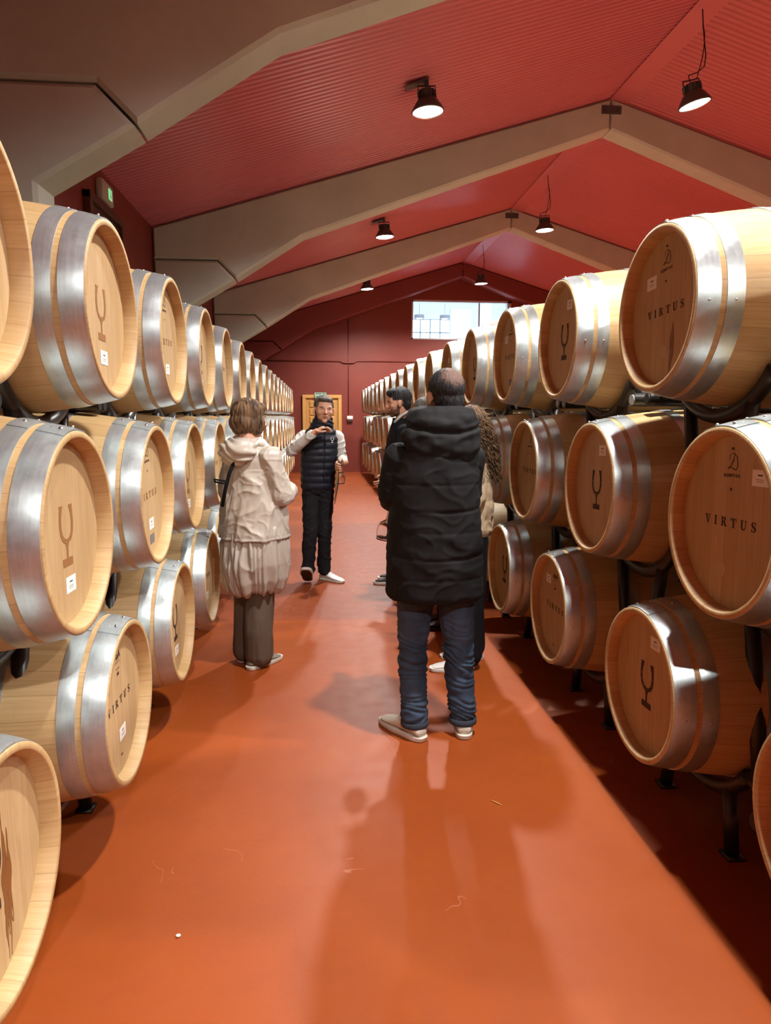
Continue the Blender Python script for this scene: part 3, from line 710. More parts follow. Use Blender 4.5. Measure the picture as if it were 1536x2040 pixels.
# ================================================================ PEOPLE
MSKIN=NM('skin',Roughness=.5); v=MSKIN.coord('Object'); MSKIN.set('Base_Color',MSKIN.ramp(MSKIN.noise(v,14,3),[(.3,(.52,.27,.17)),(.7,(.60,.33,.22))])); MSKIN.set('Subsurface_Weight',.08); MSKIN.set('Subsurface_Radius',(.02,.008,.004)); MSKIN=MSKIN.m
MEYE=plain('eye_white',(.72,.68,.64),.25); MIRIS=plain('brown_iris',(.035,.018,.010),.2); MLIP=plain('lip_line',(.16,.035,.03),.5)
def YV(yaw): return Vector((math.cos(yaw),math.sin(yaw),0)),Vector((-math.sin(yaw),math.cos(yaw),0))
def ring(c,a,b,yaw=0,n=2.3,seg=32,tilt=(0,0)):
    rx,fy=YV(yaw); out=[]
    for k in range(seg):
        t=2*PI*k/seg; ct,st=math.cos(t),math.sin(t)
        x=a*math.copysign(abs(ct)**(2/n),ct); y=b*math.copysign(abs(st)**(2/n),st)
        p=Vector(c)+rx*x+fy*y; p.z+=tilt[0]*x+tilt[1]*y; out.append(p)
    return out
def rings(bm,spec,yaw=0,n=2.3,tilt=(0,0)):
    """spec rows: (x,y,z,a,b)"""
    R_=[]
    for i in range(len(spec)-1):
        for k in range(3):
            t=k/3; s=[spec[i][j]*(1-t)+spec[i+1][j]*t for j in range(5)]; R_.append(ring(s[:3],s[3],s[4],yaw,n,tilt=tilt))
    s=spec[-1]; R_.append(ring(s[:3],s[3],s[4],yaw,n,tilt=tilt))
    loft(bm,R_)
def HT(c,yaw,pitch=0,roll=0,s=1.0): return Matrix.Translation(Vector(c))@Matrix.Rotation(yaw,4,'Z')@Matrix.Rotation(pitch,4,'X')@Matrix.Rotation(roll,4,'Y')@Matrix.Scale(s,4)
def head_shape(bm,T,neck,female=False):
    b=bmesh.new()
    for c,r in (((0,-.018,.032),(.075,.094,.086)),((0,.020,-.006),(.067,.072,.090)),((0,.024,-.060),(.054 if not female else .048,.060,.050)),((0,.064,-.098),(.021,.021,.018)),
                ((.040,.052,-.022),(.024,.026,.024)),((-.040,.052,-.022),(.024,.026,.024))): ellipsoid(b,c,r,u=24,v=16)
    capsule(b,[((-.042,.066,.024),.010),((-.015,.083,.022),.011),((.015,.083,.022),.011),((.042,.066,.024),.010)],10)
    capsule(b,[((0,.086,.020),.008),((0,.099,-.005),.009),((0,.109,-.024),.0115)],10)
    for s in (-1,1):
        ellipsoid(b,(s*.012,.098,-.027),(.008,.010,.007),u=10,v=8)
        ellipsoid(b,(s*.079,-.006,-.010),(.007,.019,.032),Euler((0,0,s*-.35)).to_matrix(),u=12,v=10)
        ellipsoid(b,(s*.076,.000,-.030),(.006,.010,.010),u=10,v=8)
    capsule(b,[((-.021,.080,-.053),.004),((-.008,.091,-.050),.0056),((.008,.091,-.050),.0056),((.021,.080,-.053),.004)],8)
    capsule(b,[((-.018,.080,-.061),.004),((0,.090,-.063),.0066),((.018,.080,-.061),.004)],8)
    b.transform(T); me=bpy.data.meshes.new('h'); b.to_mesh(me); b.free(); bm.from_mesh(me)
    nb=T@Vector((0,-.022,-.050)); capsule(bm,[(nb,.052),(Vector(neck),.058)],18)
def sockets(me,T,Ti):
    for v in me.vertices:
        p=Ti@v.co
        if abs(p.z)>.14 or abs(p.x)>.1 or abs(p.y)>.13: continue
        d=0
        for s in (-1,1): d+=.010*math.exp(-(((p.x-s*.031)/.015)**2+((p.z-.004)/.010)**2+((p.y-.078)/.03)**2))
        if d>1e-4: v.co=T@(p+Vector((0,-d,0)))
    me.update()
def face_parts(T,parent,brow):
    for s in (-1,1):
        b=bmesh.new(); ellipsoid(b,(s*.031,.0635,.003),(.0125,.0115,.0085),u=16,v=10); b.transform(T); e=mesh_obj('eye',b,MEYE,parent)
        b=bmesh.new(); ellipsoid(b,(s*.031,.0735,.003),(.0052,.0022,.0052),u=12,v=8); b.transform(T); mesh_obj('iris',b,MIRIS,e)
        b=bmesh.new(); capsule(b,[((s*.018,.0745,.0075),.0012),((s*.030,.0785,.0115),.0022),((s*.044,.0690,.0075),.0012)],8); b.transform(T); mesh_obj('upper_eyelid',b,MSKIN,e)
        b=bmesh.new(); capsule(b,[((s*.016,.0895,.022),.0026),((s*.030,.0885,.0275),.0036),((s*.048,.0725,.024),.0018)],8); b.transform(T); mesh_obj('eyebrow',b,brow,parent)
    b=bmesh.new(); capsule(b,[((-.020,.0835,-.0570),.0012),((0,.0955,-.0575),.0042),((.020,.0835,-.0570),.0014)],8); b.transform(T); mesh_obj('mouth_line',b,MLIP,parent)
def hand(bm,w,d,side,curl=.5,s=1.0,thumb=1,spread=.10,tcurl=.5):
    """w wrist, d pointing direction, side = direction towards the thumb; palm faces d x side"""
    w=Vector(w); d=Vector(d).normalized(); side=Vector(side); side=(side-d*side.dot(d)).normalized(); n=d.cross(side)*thumb
    q=Matrix((side,d,n)).transposed()
    ellipsoid(bm,w+d*.048*s,(.040*s,.052*s,.0165*s),q,u=18,v=12); ellipsoid(bm,w+d*.072*s,(.038*s,.022*s,.0145*s),q,u=18,v=12)
    capsule(bm,[(w-d*.03*s,.026*s),(w+d*.02*s,.026*s)],12)
    for k,(o,L) in enumerate(((.0285,.92),(.0095,1.0),(-.0095,.95),(-.0285,.76))):
        cu=curl[k] if isinstance(curl,(list,tuple)) else curl
        p=w+d*.082*s+side*o*s; a=0; chain=[(p-d*.01*s,.0095*s)]
        dd=(d+side*o/.0285*spread)
        for j,l in enumerate((.044,.028,.022)):
            a+=cu*(.9,1.1,.8)[j]; v=dd*math.cos(a)+n*math.sin(a); p=p+v.normalized()*l*L*s; chain.append((p,(.0088,.0082,.0072)[j]*s))
        capsule(bm,chain,10)
    p=w+d*.022*s+side*.028*s; chain=[(p,.0125*s)]; v=(d*.55+side*.8+n*.35).normalized(); p=p+v*.040*s; chain.append((p,.0105*s))
    v=(d*.9+side*(.35-.5*tcurl)+n*(.3+.6*tcurl)).normalized(); p=p+v*.030*s; chain.append((p,.0095*s)); v=(d*.9-side*.3*tcurl+n*(.3+.5*tcurl)).normalized(); p=p+v*.024*s; chain.append((p,.008*s)); capsule(bm,chain,10)
def body(t,T,neck,sh,el,wr,hip,kn,an,pelvis,chest,yaw,hands,female=False,vox=.005,brow=None,face=True):
    bm=bmesh.new(); head_shape(bm,T,neck,female)
    rings(bm,[(pelvis[0],pelvis[1],pelvis[2]-.06,.13,.09),(pelvis[0],pelvis[1],pelvis[2]+.06,.14,.10),(chest[0],chest[1],chest[2],.145,.10),(neck[0],neck[1],neck[2]-.09,.100,.062),(neck[0],neck[1],neck[2]-.02,.05,.05)],yaw)
    for i in (0,1):
        capsule(bm,[(sh[i],.046),(el[i],.040),(wr[i],.026)],12)
        capsule(bm,[(hip[i],.075),(kn[i],.052),(an[i],.038)],12)
        if hands[i]: hand(bm,wr[i],**hands[i])
    me=remesh(bm,vox,3,.4); sockets(me,T,T.inverted())
    b=me_obj('body',me,MSKIN,t)
    if face: face_parts(T,b,brow or MIRIS)
    return b
def folds(amp,freq,seed=0,stretch=(1,1,.45)):
    def f(p,n):
        q=(p.x*stretch[0],p.y*stretch[1],p.z*stretch[2])
        w=nz((q[0]+.15*nz(p,3,seed),q[1],q[2]+.15*nz(p,4,seed+5)),freq,seed)
        rdg=1-abs(w)*2.4
        return n*amp*(rdg-.35+.5*nz(q,freq*2.3,seed+3))
    return f
def crease(amp,freq,seed=0,st=(1,1,.8)):
    def f(p,n):
        q=(p.x*st[0],p.y*st[1],p.z*st[2]); w=nz((q[0]+.10*nz(p,5,seed),q[1]+.08*nz(p,6,seed+2),q[2]+.10*nz(p,5,seed+4)),freq,seed); k=max(0,1-abs(w)*3.2); return n*amp*(k*k-.15)
    return f
def garment(name,t,bm,mat,vox=.008,smooth=4,fn=None,label=None):
    me=remesh(bm,vox,smooth,.5)
    if fn: warp(me,fn)
    o=me_obj(name,me,mat,t)
    if label: o['label']=label
    return o
def shoe(t,heel,yaw,L,upper,solem,pitch=0,w=.047,h=.085,laces=True,lift=0,outsole=None):
    """heel = point on the floor at the back of the heel; yaw facing"""
    T=Matrix.Translation(Vector((heel[0],heel[1],lift)))@Matrix.Rotation(yaw,4,'Z')@Matrix.Rotation(pitch,4,'X')
    st=[(0,.030,.052),(.06,.036,.066),(.16,.040,.085),(.32,.041,.098),(.45,.043,.080),(.60,.047,.060),(.76,.049,.048),(.90,.042,.040),(.98,.024,.030)]
    R_=[]
    for f,ww,hh in st:
        pts=[]
        for k in range(20):
            a=2*PI*k/20; c,s=math.cos(a),math.sin(a); ww2=ww*w/.047
            x=ww2*math.copysign(abs(c)**.75,c); z=.022+(hh*h/.085-.022)*(s*.5+.5) if True else 0
            pts.append(Vector((x*(1-.35*max(0,s)**1.5),f*L,z)))
        R_.append(pts)
    bm=bmesh.new(); loft(bm,R_); bmesh.ops.recalc_face_normals(bm,faces=bm.faces); bm.transform(T)
    u=mesh_obj('shoe',bm,upper,t); s_=u.modifiers.new('s','SUBSURF'); s_.levels=1; s_.render_levels=1
    bm=bmesh.new(); R_=[]
    for z,g in ((0,.94),(.004,1.0),(.022,1.03),(.026,1.0)):
        pts=[]
        for k in range(36):
            a=2*PI*k/36; c,s=math.cos(a),math.sin(a); f=.5+.5*s; yy=-.006+(L+.012)*f
            wd=.052*(w/.047)*(1.0-.16*math.exp(-((f-.38)/.16)**2)) * (abs(c)**.62)
            pts.append(Vector((math.copysign(wd*g,c),(yy-L/2)*g+L/2,z)))
        R_.append(pts)
    loft(bm,R_); bmesh.ops.recalc_face_normals(bm,faces=bm.faces); bm.transform(T); mesh_obj('sole',bm,solem,u,'a')
    if outsole:
        bm=bmesh.new(); R_=[]
        for z,g in ((-.003,.86),(0.001,.88)):
            R_.append([Vector((math.copysign(.052*(w/.047)*(1.0-.16*math.exp(-((.5+.5*math.sin(2*PI*k/36)-.38)/.16)**2))*(abs(math.cos(2*PI*k/36))**.62)*g,math.cos(2*PI*k/36)),(-.006+(L+.012)*(.5+.5*math.sin(2*PI*k/36))-L/2)*(.5+g/2)+L/2,z)) for k in range(36)])
        loft(bm,R_); bmesh.ops.recalc_face_normals(bm,faces=bm.faces); bm.transform(T); mesh_obj('outsole',bm,outsole,u,'a')
    if laces:
        bm=bmesh.new()
        for k in range(4):
            f=.46+.055*k; z=(.083-.011*k)*h/.085; tube(bm,[(-.020,f*L,z-.006),(0,f*L+.004,z+.003),(.020,f*L,z-.006)],.0028,6)
        bm.transform(T); mesh_obj('laces',bm,solem,u)
    return u
def strands(me,T,Ti,amp,k,seed,crown=(0,-.03,.10)):
    for v in me.vertices:
        p=Ti@v.co-Vector(crown); a=math.atan2(p.x,p.y+.0001); r=p.length
        w=math.sin(a*k+5*nz((a*2,r*16,seed),1.0)+r*30)*.6+nz((a*7,r*20,seed+4),1.6)
        v.co=v.co+v.normal*amp*w
    me.update()
def hair_cap(t,T,parts,mat,amp=.0025,k=26,seed=1,vox=.0045,cut=None,name='hair'):
    b=bmesh.new()
    for c,r in parts: ellipsoid(b,c,r,u=24,v=16)
    b.transform(T); me=remesh(b,vox,3,.5); strands(me,T,T.inverted(),amp,k,seed)
    if cut:
        b=bmesh.new(); b.from_mesh(me); Ti=T.inverted()
        bmesh.ops.delete(b,geom=[v for v in b.verts if cut(Ti@v.co)],context='VERTS'); b.to_mesh(me); b.free()
    return me_obj(name,me,mat,t)
def wine_glass(base,label,rot=(PI,0,0)):
    t=empty('wine_glass',base); t.rotation_euler=rot; tag(t,label,'wine glass','empty wine glasses held upside down')
    bm=bmesh.new(); lathe(bm,[(0,0),(.033,.0015),(.034,.003),(.008,.007),(.004,.014),(.0035,.088),(.008,.096),(.030,.112),(.039,.135),(.040,.155),(.036,.185),(.031,.205),(.030,.205),(.035,.184),(.0385,.155),(.0375,.136),(.029,.1145),(.006,.100),(0,.0985)],28)
    bmesh.ops.recalc_face_normals(bm,faces=bm.faces); mesh_obj('glass',bm,MGLASS,t); return t

def jean():
    m=NM('dark_blue_denim',Roughness=.8); v=m.coord('Object'); n=m.noise(v,5,4); c=m.ramp(n,[(.35,(.016,.028,.052)),(.7,(.045,.080,.135))])
    m.set('Base_Color',c); m.bump(m.noise(v,420,2),.2,.001); return m.m
MJEAN=jean(); MPARKA=m_cloth('black_parka_cloth',(.0085,.0085,.0092),.78,260,.12,spec=.22,wr=.10); MCREAM=m_cloth('cream_leather',(.60,.55,.46),.5,90,.08); MSOLE=plain('off_white_rubber_sole',(.66,.62,.54),.6)
MBEIGE=m_cloth('beige_nylon',(.50,.45,.385),.36,160,.06,wr=.18); MTAUPE=m_cloth('taupe_wool',(.13,.095,.070),.9,300,.25,spec=.2,wr=.12); MNAVY=m_cloth('navy_quilted_nylon',(.008,.011,.019),.5,200,.05,spec=.3)
MSHIRT=m_cloth('white_cotton_shirt',(.58,.565,.53),.75,320,.12,wr=.2); MTRO=m_cloth('charcoal_twill',(.012,.012,.015),.85,300,.15,spec=.2,wr=.15); MWOOLB=m_cloth('black_wool',(.008,.008,.011),.9,260,.3,spec=.2)
MPUFF=m_cloth('sand_puffer_nylon',(.50,.38,.25),.5,160,.06,wr=.2); MBLKT=m_cloth('black_trouser_cloth',(.007,.007,.008),.85,300,.15,spec=.2,wr=.12); MWSH=m_cloth('white_leather',(.74,.73,.70),.45,90,.05)
MGSUE=m_cloth('grey_suede',(.20,.165,.135),.9,240,.2); MDSH=m_cloth('dark_brown_leather',(.018,.012,.010),.45,120,.08); MREDS=plain('dark_rubber_outsole',(.055,.020,.014),.6)
MHB=m_hair('brown_bob_hair',(.022,.012,.007),(.22,.125,.060),(30,30,5)); MHD_=m_hair('black_short_hair',(.006,.006,.008),(.035,.033,.036),(90,90,40)); MHC=m_hair('curly_brown_hair',(.030,.016,.009),(.20,.115,.055),(40,40,25)); MHG=m_hair('greying_dark_hair',(.028,.024,.021),(.17,.155,.14),(50,50,12)); MBRD=m_hair('short_beard',(.07,.038,.024),(.17,.095,.06),(120,120,60))

MHCR=NM('thinning_black_hair',Roughness=.65,Specular_IOR_Level=.3); v=MHCR.coord('Object'); vd=MHCR.n('ShaderNodeVectorMath',operation='DISTANCE'); MHCR.l(v,vd.inputs[0]); vd.inputs[1].default_value=(.585,3.135,1.722)
_k=MHCR.math('MULTIPLY',MHCR.math('SUBTRACT',.062,MHCR.math('ADD',vd.outputs['Value'],MHCR.math('MULTIPLY',MHCR.math('SUBTRACT',MHCR.noise(MHCR.coord('Object',(1,1,1)),70,4,.7),.5),.07))),26)
_k=MHCR.math('MINIMUM',MHCR.math('MAXIMUM',_k,0),.34); _b=MHCR.ramp(MHCR.noise(MHCR.coord('Object',(90,90,40)),1.2,4,.6,.6),[(.4,(.006,.006,.008)),(.72,(.045,.044,.048))])
MHCR.set('Base_Color',MHCR.mix(_k,_b,(.30,.16,.11))); MHCR.bump(MHCR.noise(MHCR.coord('Object',(120,120,60)),2,3),.6,.003); MHCR=MHCR.m
# ---- man with his back to the camera
t=empty('person',(.52,3.18,0)); tag(t,'person in long black hooded parka and blue jeans, back to the camera','person')
def world(t):   # parts are modelled in world coordinates and then parented
    for o in list(t.children_recursive):
        if o.parent==t: o.location=o.location-t.location
T=HT((.562,3.21,1.640),R(16),R(-3),0,1.04)
body(t,T,(.545,3.18,1.50),[(.355,3.19,1.36),(.685,3.19,1.36)],[(.318,3.22,1.16),(.690,3.22,1.16)],[(.345,3.44,1.150),(.60,3.45,1.18)],[(.44,3.2,.86),(.60,3.2,.86)],[(.425,3.23,.44),(.65,3.22,.44)],[(.425,3.14,.08),(.665,3.15,.08)],(.52,3.2,.92),(.53,3.2,1.25),0,
     [dict(d=(.02,.55,-.6),side=(1,.1,.0),curl=.75,thumb=-1,tcurl=.9),dict(d=(-1,.2,.1),side=(0,.2,1),curl=.4)],brow=MHD_,vox=.006)
hair_cap(t,T,[((0,-.024,.036),(.0805,.097,.088)),((0,-.052,-.012),(.067,.058,.075)),((0,-.062,-.050),(.055,.042,.05))],MHCR,.0014,60,2,cut=lambda p:(p.y>.055 and p.z<.06) or (p.z<-.045 and p.y>-.02) or (abs(p.x)>.066 and -.05<p.z<.015 and p.y>-.028))
bm=bmesh.new(); rings(bm,[(.525,3.19,.690,.222,.165),(.525,3.19,.712,.234,.175),(.522,3.19,.95,.226,.172),(.520,3.19,1.13,.212,.168),(.520,3.19,1.28,.210,.158),(.525,3.18,1.37,.192,.135),(.535,3.18,1.45,.130,.105),(.545,3.18,1.515,.085,.085)])
capsule(bm,[((.352,3.19,1.355),.072),((.312,3.215,1.19),.067),((.335,3.33,1.145),.064),((.345,3.40,1.145),.050)],18); capsule(bm,[((.688,3.19,1.355),.072),((.692,3.225,1.19),.064),((.64,3.36,1.165),.060),((.60,3.42,1.18),.05)],18)
def parka_fn(p,n):
    d=folds(.006,5.0,11,(1,1,.9))(p,n)+crease(.0035,8,15,(.8,.8,1.5))(p,n)
    for z in (.905,1.125): d-=n*.006*math.exp(-((p.z-z-.01*math.sin(p.x*9))/.007)**2)*(.4+.6*max(0,min(1,(p.x-.45)*8)))
    for z in (.80,1.02,1.24): d-=n*.0025*math.exp(-((p.z-z)/.006)**2)
    return d
garment('parka',t,bm,MPARKA,.0075,4,parka_fn)
bm=bmesh.new()
rings(bm,[(.545,3.125,1.285,.06,.035),(.545,3.115,1.33,.125,.060),(.540,3.12,1.40,.178,.088),(.540,3.14,1.47,.184,.108),(.542,3.16,1.53,.172,.120),(.546,3.18,1.575,.150,.120),(.558,3.19,1.592,.118,.105)])
def hood_fn(p,n): 
    d=folds(.007,9,4,(.6,.6,1.6))(p,n)+n*.006*nz(p,22,4); d-=n*.014*math.exp(-((p.z-1.475-.25*(p.x-.55)**2*4)/.012)**2); return d
garment('hood',t,bm,MPARKA,.007,3,hood_fn)
bm=bmesh.new(); capsule(bm,[((.44,3.2,.86),.105),((.425,3.215,.45),.072),((.422,3.185,.26),.066),((.428,3.142,.105),.0635)],18); capsule(bm,[((.62,3.2,.86),.105),((.65,3.215,.45),.074),((.655,3.19,.26),.068),((.668,3.155,.105),.0635)],18); ellipsoid(bm,(.525,3.2,.88),(.17,.12,.10))
def jean_fn(p,n):
    a=.009*math.exp(-((p.z-.38)/.12)**2)+.008*math.exp(-((p.z-.13)/.07)**2)+.002; return n*a*(math.sin(p.z*170+14*nz((p.x*3,p.y*3,p.z*7),2,3)+p.x*30)*.5+.8*nz((p.x*9,p.y*9,p.z*34),1,5))+folds(.005,8,7)(p,n)
garment('jeans',t,bm,MJEAN,.0065,3,jean_fn)
for (x,y) in ((.428,3.142),(.668,3.155)):
    bm=bmesh.new(); lathe(bm,[(.056,.062),(.066,.060),(.068,.063),(.068,.086),(.062,.090)],32,off=(x,y,0)); mesh_obj('jeans_cuff',bm,m_cloth('faded_denim',(.035,.045,.065),.85),t)
shoe(t,(.462,3.080),R(36),.30,MCREAM,MSOLE,h=.098,w=.047); shoe(t,(.662,3.085),R(-10),.30,MCREAM,MSOLE,h=.098,w=.047)
world(t)
wine_glass((.345,3.56,1.10),'empty wine glass hanging upside down from the hand of the black parka person',(PI,R(12),0))

# ---- woman in the beige raincoat
t=empty('person',(-.42,4.2,0)); tag(t,'person with brown bob in long beige raincoat and taupe trousers, on the left','person')
T=HT((-.437,4.19,1.525),R(-56),R(-4),0,.97)
body(t,T,(-.455,4.17,1.41),[(-.55,4.30,1.31),(-.31,4.09,1.31)],[(-.60,4.36,1.07),(-.255,4.12,1.06)],[(-.42,4.46,1.08),(-.27,4.38,1.09)],[(-.47,4.24,.80),(-.38,4.16,.80)],[(-.49,4.29,.43),(-.40,4.16,.43)],[(-.50,4.28,.08),(-.415,4.13,.08)],(-.43,4.2,.85),(-.43,4.2,1.15),R(-40),
     [dict(d=(.9,.3,.1),side=(0,0,1),curl=.5),dict(d=(-.7,.6,.1),side=(0,0,1),curl=.5)],True,brow=MHB,vox=.006)
hair_cap(t,T,[((0,-.020,.038),(.094,.106,.094)),((0,-.045,-.018),(.092,.085,.080)),((-.055,.01,-.020),(.042,.062,.070)),((.055,.01,-.020),(.042,.062,.070)),((0,-.055,-.062),(.070,.055,.036)),((.062,.022,-.060),(.026,.034,.028)),((-.062,.022,-.060),(.026,.034,.028)),((0,.045,.075),(.07,.05,.035))],MHB,.0045,22,5,cut=lambda p:p.y>.066 and p.z<.045)
bm=bmesh.new(); Y40=R(-40)
rings(bm,[(-.43,4.2,.815,.204,.188),(-.43,4.2,.84,.207,.190),(-.43,4.2,1.0,.198,.180),(-.43,4.2,1.15,.182,.158),(-.435,4.2,1.28,.172,.130),(-.445,4.19,1.36,.135,.100),(-.455,4.18,1.42,.075,.075)],Y40)
capsule(bm,[((-.55,4.29,1.30),.072),((-.60,4.35,1.08),.066),((-.46,4.44,1.08),.055)],16); capsule(bm,[((-.315,4.09,1.30),.074),((-.262,4.11,1.08),.072),((-.225,4.22,1.085),.062),((-.25,4.33,1.09),.050)],16)
def coat_fn(p,n):
    d=folds(.012,5.5,21,(1.2,1.2,.75))(p,n)+crease(.008,6,25,(1.3,1.3,.7))(p,n)+crease(.0035,14,29,(1,1,.8))(p,n)
    d+=n*.007*math.exp(-((p.z-.822)/.006)**2); return d
garment('raincoat_jacket',t,bm,MBEIGE,.0055,2,coat_fn)
bm=bmesh.new()
rings(bm,[(-.425,4.2,.478,.150,.145),(-.425,4.2,.50,.178,.168),(-.425,4.2,.56,.203,.190),(-.425,4.2,.66,.214,.202),(-.428,4.2,.76,.206,.193),(-.43,4.2,.88,.188,.172)],Y40,2.1,(.06,.05))
def skirt_fn(p,n):
    a=math.atan2(p.x+.425,p.y-4.2); e=.5+.5*math.exp(-((p.z-.5)/.10)**2)
    return n*(.011*math.sin(a*11+7*nz((a*1.2,p.z*1.5,1),1))*e+.006*math.sin(a*27+9*nz((a*2,p.z*2,2),1)))+crease(.008,8,9,(1.5,1.5,.45))(p,n)
garment('raincoat_skirt',t,bm,MBEIGE,.006,2,skirt_fn)
bm=bmesh.new()
rings(bm,[(-.515,4.075,1.265,.05,.04),(-.515,4.075,1.29,.105,.062),(-.508,4.085,1.335,.128,.088),(-.495,4.10,1.375,.122,.100),(-.478,4.13,1.405,.105,.095),(-.465,4.15,1.42,.085,.085)],Y40,2.0)
capsule(bm,[((-.545,4.23,1.39),.035),((-.47,4.26,1.385),.035),((-.385,4.20,1.375),.036),((-.375,4.12,1.37),.034)],14)
garment('hood',t,bm,MBEIGE,.006,2,lambda p,n:n*(.006*math.sin(p.z*130+p.x*38+9*nz(p,7,3))+.009*nz(p,13,5)))
bm=bmesh.new(); tube(bm,[(-.515,4.03,1.29),(-.545,4.02,1.22),(-.575,4.04,1.12),(-.60,4.08,1.02)],.011,8); tube(bm,[(-.562,4.02,1.172),(-.60,4.02,1.178),(-.635,4.04,1.182),(-.632,4.04,1.168),(-.60,4.02,1.163),(-.565,4.02,1.160)],.006,6); mesh_obj('bag_strap',bm,MWOOLB,t)
bm=bmesh.new(); capsule(bm,[((-.47,4.25,.80),.11),((-.495,4.285,.45),.085),((-.503,4.275,.24),.080),((-.508,4.265,.075),.078)],18); capsule(bm,[((-.38,4.16,.80),.11),((-.402,4.165,.45),.088),((-.412,4.14,.24),.086),((-.412,4.155,.085),.088)],18); ellipsoid(bm,(-.43,4.2,.82),(.16,.14,.09))
garment('wide_trousers',t,bm,MTAUPE,.007,3,folds(.006,6,31,(2,2,.25)))
shoe(t,(-.475,4.095),R(-42),.27,MGSUE,MSOLE,w=.043,h=.078); shoe(t,(-.545,4.235),R(-35),.26,MGSUE,MSOLE,w=.043,h=.078)
world(t)

# ---- the guide
t=empty('person',(-.07,6.33,0)); tag(t,'person in navy padded vest and white shirt, gesturing and facing the camera','person')
T=HT((.003,6.27,1.603),R(190),R(-3),R(-4),1.04)@Matrix.Diagonal((1.06,1,.965,1))
body(t,T,(-.012,6.31,1.475),[(-.165,6.33,1.350),(.112,6.33,1.350)],[(-.292,6.225,1.238),(.160,6.355,1.145)],[(-.080,6.08,1.405),(.172,6.19,1.128)],[(-.12,6.33,.86),(-.01,6.33,.86)],[(-.125,6.31,.48),(.005,6.34,.48)],[(-.165,6.30,.10),(-.015,6.42,.09)],(-.06,6.33,.93),(-.035,6.33,1.22),PI,
     [dict(d=(.86,-.05,.50),side=(.1,-.95,.0),curl=[.50,.56,.66,.76],thumb=1,tcurl=.15,spread=.16),dict(d=(-.7,-.55,-.12),side=(0,-.35,.8),curl=.85,thumb=-1,tcurl=.9)],brow=MHG,vox=.0042)
hair_cap(t,T,[((0,-.026,.040),(.0815,.098,.090)),((0,-.058,-.018),(.068,.052,.066)),((0,.035,.092),(.060,.045,.026)),((.02,.055,.098),(.038,.026,.018)),((0,-.01,.070),(.074,.085,.052))],MHG,.0028,40,8,cut=lambda p:(p.y>.045 and p.z<.074) or (p.z<.005 and p.y>-.005) or (abs(p.x)>.066 and p.z<.02 and p.y>-.03))
bm=bmesh.new(); rings(bm,[(-.060,6.33,.875,.148,.112),(-.060,6.33,.90,.155,.118),(-.055,6.33,1.05,.160,.122),(-.045,6.33,1.20,.170,.128),(-.035,6.33,1.33,.172,.118),(-.028,6.33,1.42,.135,.095),(-.02,6.32,1.475,.080,.078)],PI)
garment('padded_vest',t,bm,MNAVY,.006,3,lambda p,n:n*(.007*abs(math.sin((p.z-.88)/.062*PI/1.0))-.004-.008*math.exp(-((p.x+.0)/.006)**2)*(p.y<6.3))+folds(.003,9,5)(p,n))
bm=bmesh.new(); rings(bm,[(-.02,6.31,1.425,.105,.088),(-.018,6.305,1.46,.108,.098),(-.010,6.30,1.50,.094,.090),(-.004,6.31,1.535,.082,.080),(-.002,6.33,1.555,.070,.062)],PI)
garment('scarf_collar',t,bm,MNAVY,.005,2,lambda p,n:n*(.003*math.sin(p.z*120+p.x*40+7*nz(p,7,2))))
bm=bmesh.new()
capsule(bm,[((-.180,6.33,1.365),.058),((-.290,6.23,1.240),.055),((-.20,6.15,1.31),.048),((-.105,6.09,1.386),.037)],16); garment('shirt_sleeve',t,bm,MSHIRT,.0045,3,crease(.009,11,3,(1,1,1)))
bm=bmesh.new(); capsule(bm,[((.126,6.33,1.362),.055),((.158,6.35,1.155),.052),((.170,6.23,1.135),.040)],16); garment('shirt_sleeve',t,bm,MSHIRT,.0045,3,crease(.009,11,9,(1,1,1)))
bm=bmesh.new(); capsule(bm,[((.171,6.245,1.135),.044),((.172,6.215,1.132),.043)],16); garment('shirt_cuff',t,bm,MSHIRT,.005,2)
# glass emblem embroidered on the chest
bm=plate([[(p[0]*.26,p[1]*.26) for p in q] for q in horseshoe_polys()],.001); bm.transform(Matrix.Translation((.075,6.197,1.335))@Matrix.Rotation(-PI/2,4,'Z')); bmesh.ops.recalc_face_normals(bm,faces=bm.faces); mesh_obj('chest_emblem',bm,MPAP,t,False)
bm=bmesh.new(); capsule(bm,[((-.12,6.33,.87),.088),((-.132,6.31,.50),.068),((-.150,6.30,.28),.062),((-.158,6.30,.12),.060)],16); capsule(bm,[((-.00,6.33,.87),.088),((.000,6.335,.50),.068),((-.005,6.37,.28),.062),((-.010,6.40,.10),.060)],16); ellipsoid(bm,(-.06,6.33,.89),(.148,.108,.08))
garment('trousers',t,bm,MTRO,.0055,3,lambda p,n:folds(.004,8,13,(1,1,.9))(p,n)+crease(.008,9,17,(1,1,1.4))(p,n)*(1.6 if p.z<.25 else .8))
shoe(t,(-.160,6.335),R(176),.285,MWSH,MSOLE,pitch=R(34),w=.054,lift=.010,outsole=MREDS); shoe(t,(-.045,6.455),R(228),.285,MWSH,MSOLE,w=.046)
world(t)
wine_glass((.150,6.135,1.150),'empty wine glass held upside down by the guide in the navy vest',(PI,0,0))
bm=bmesh.new(); tube(bm,[(.128,6.115,1.165),(.126,6.115,1.08),(.116,6.115,.96),(.112,6.115,.93),(.095,6.115,.80),(.090,6.115,.765)],[.006,.007,.014,.013,.007,.004],10)
tag(mesh_obj('wine_thief',bm,MSTEEL),'long slim steel wine sampler hanging from the hand of the guide','wine sampler')

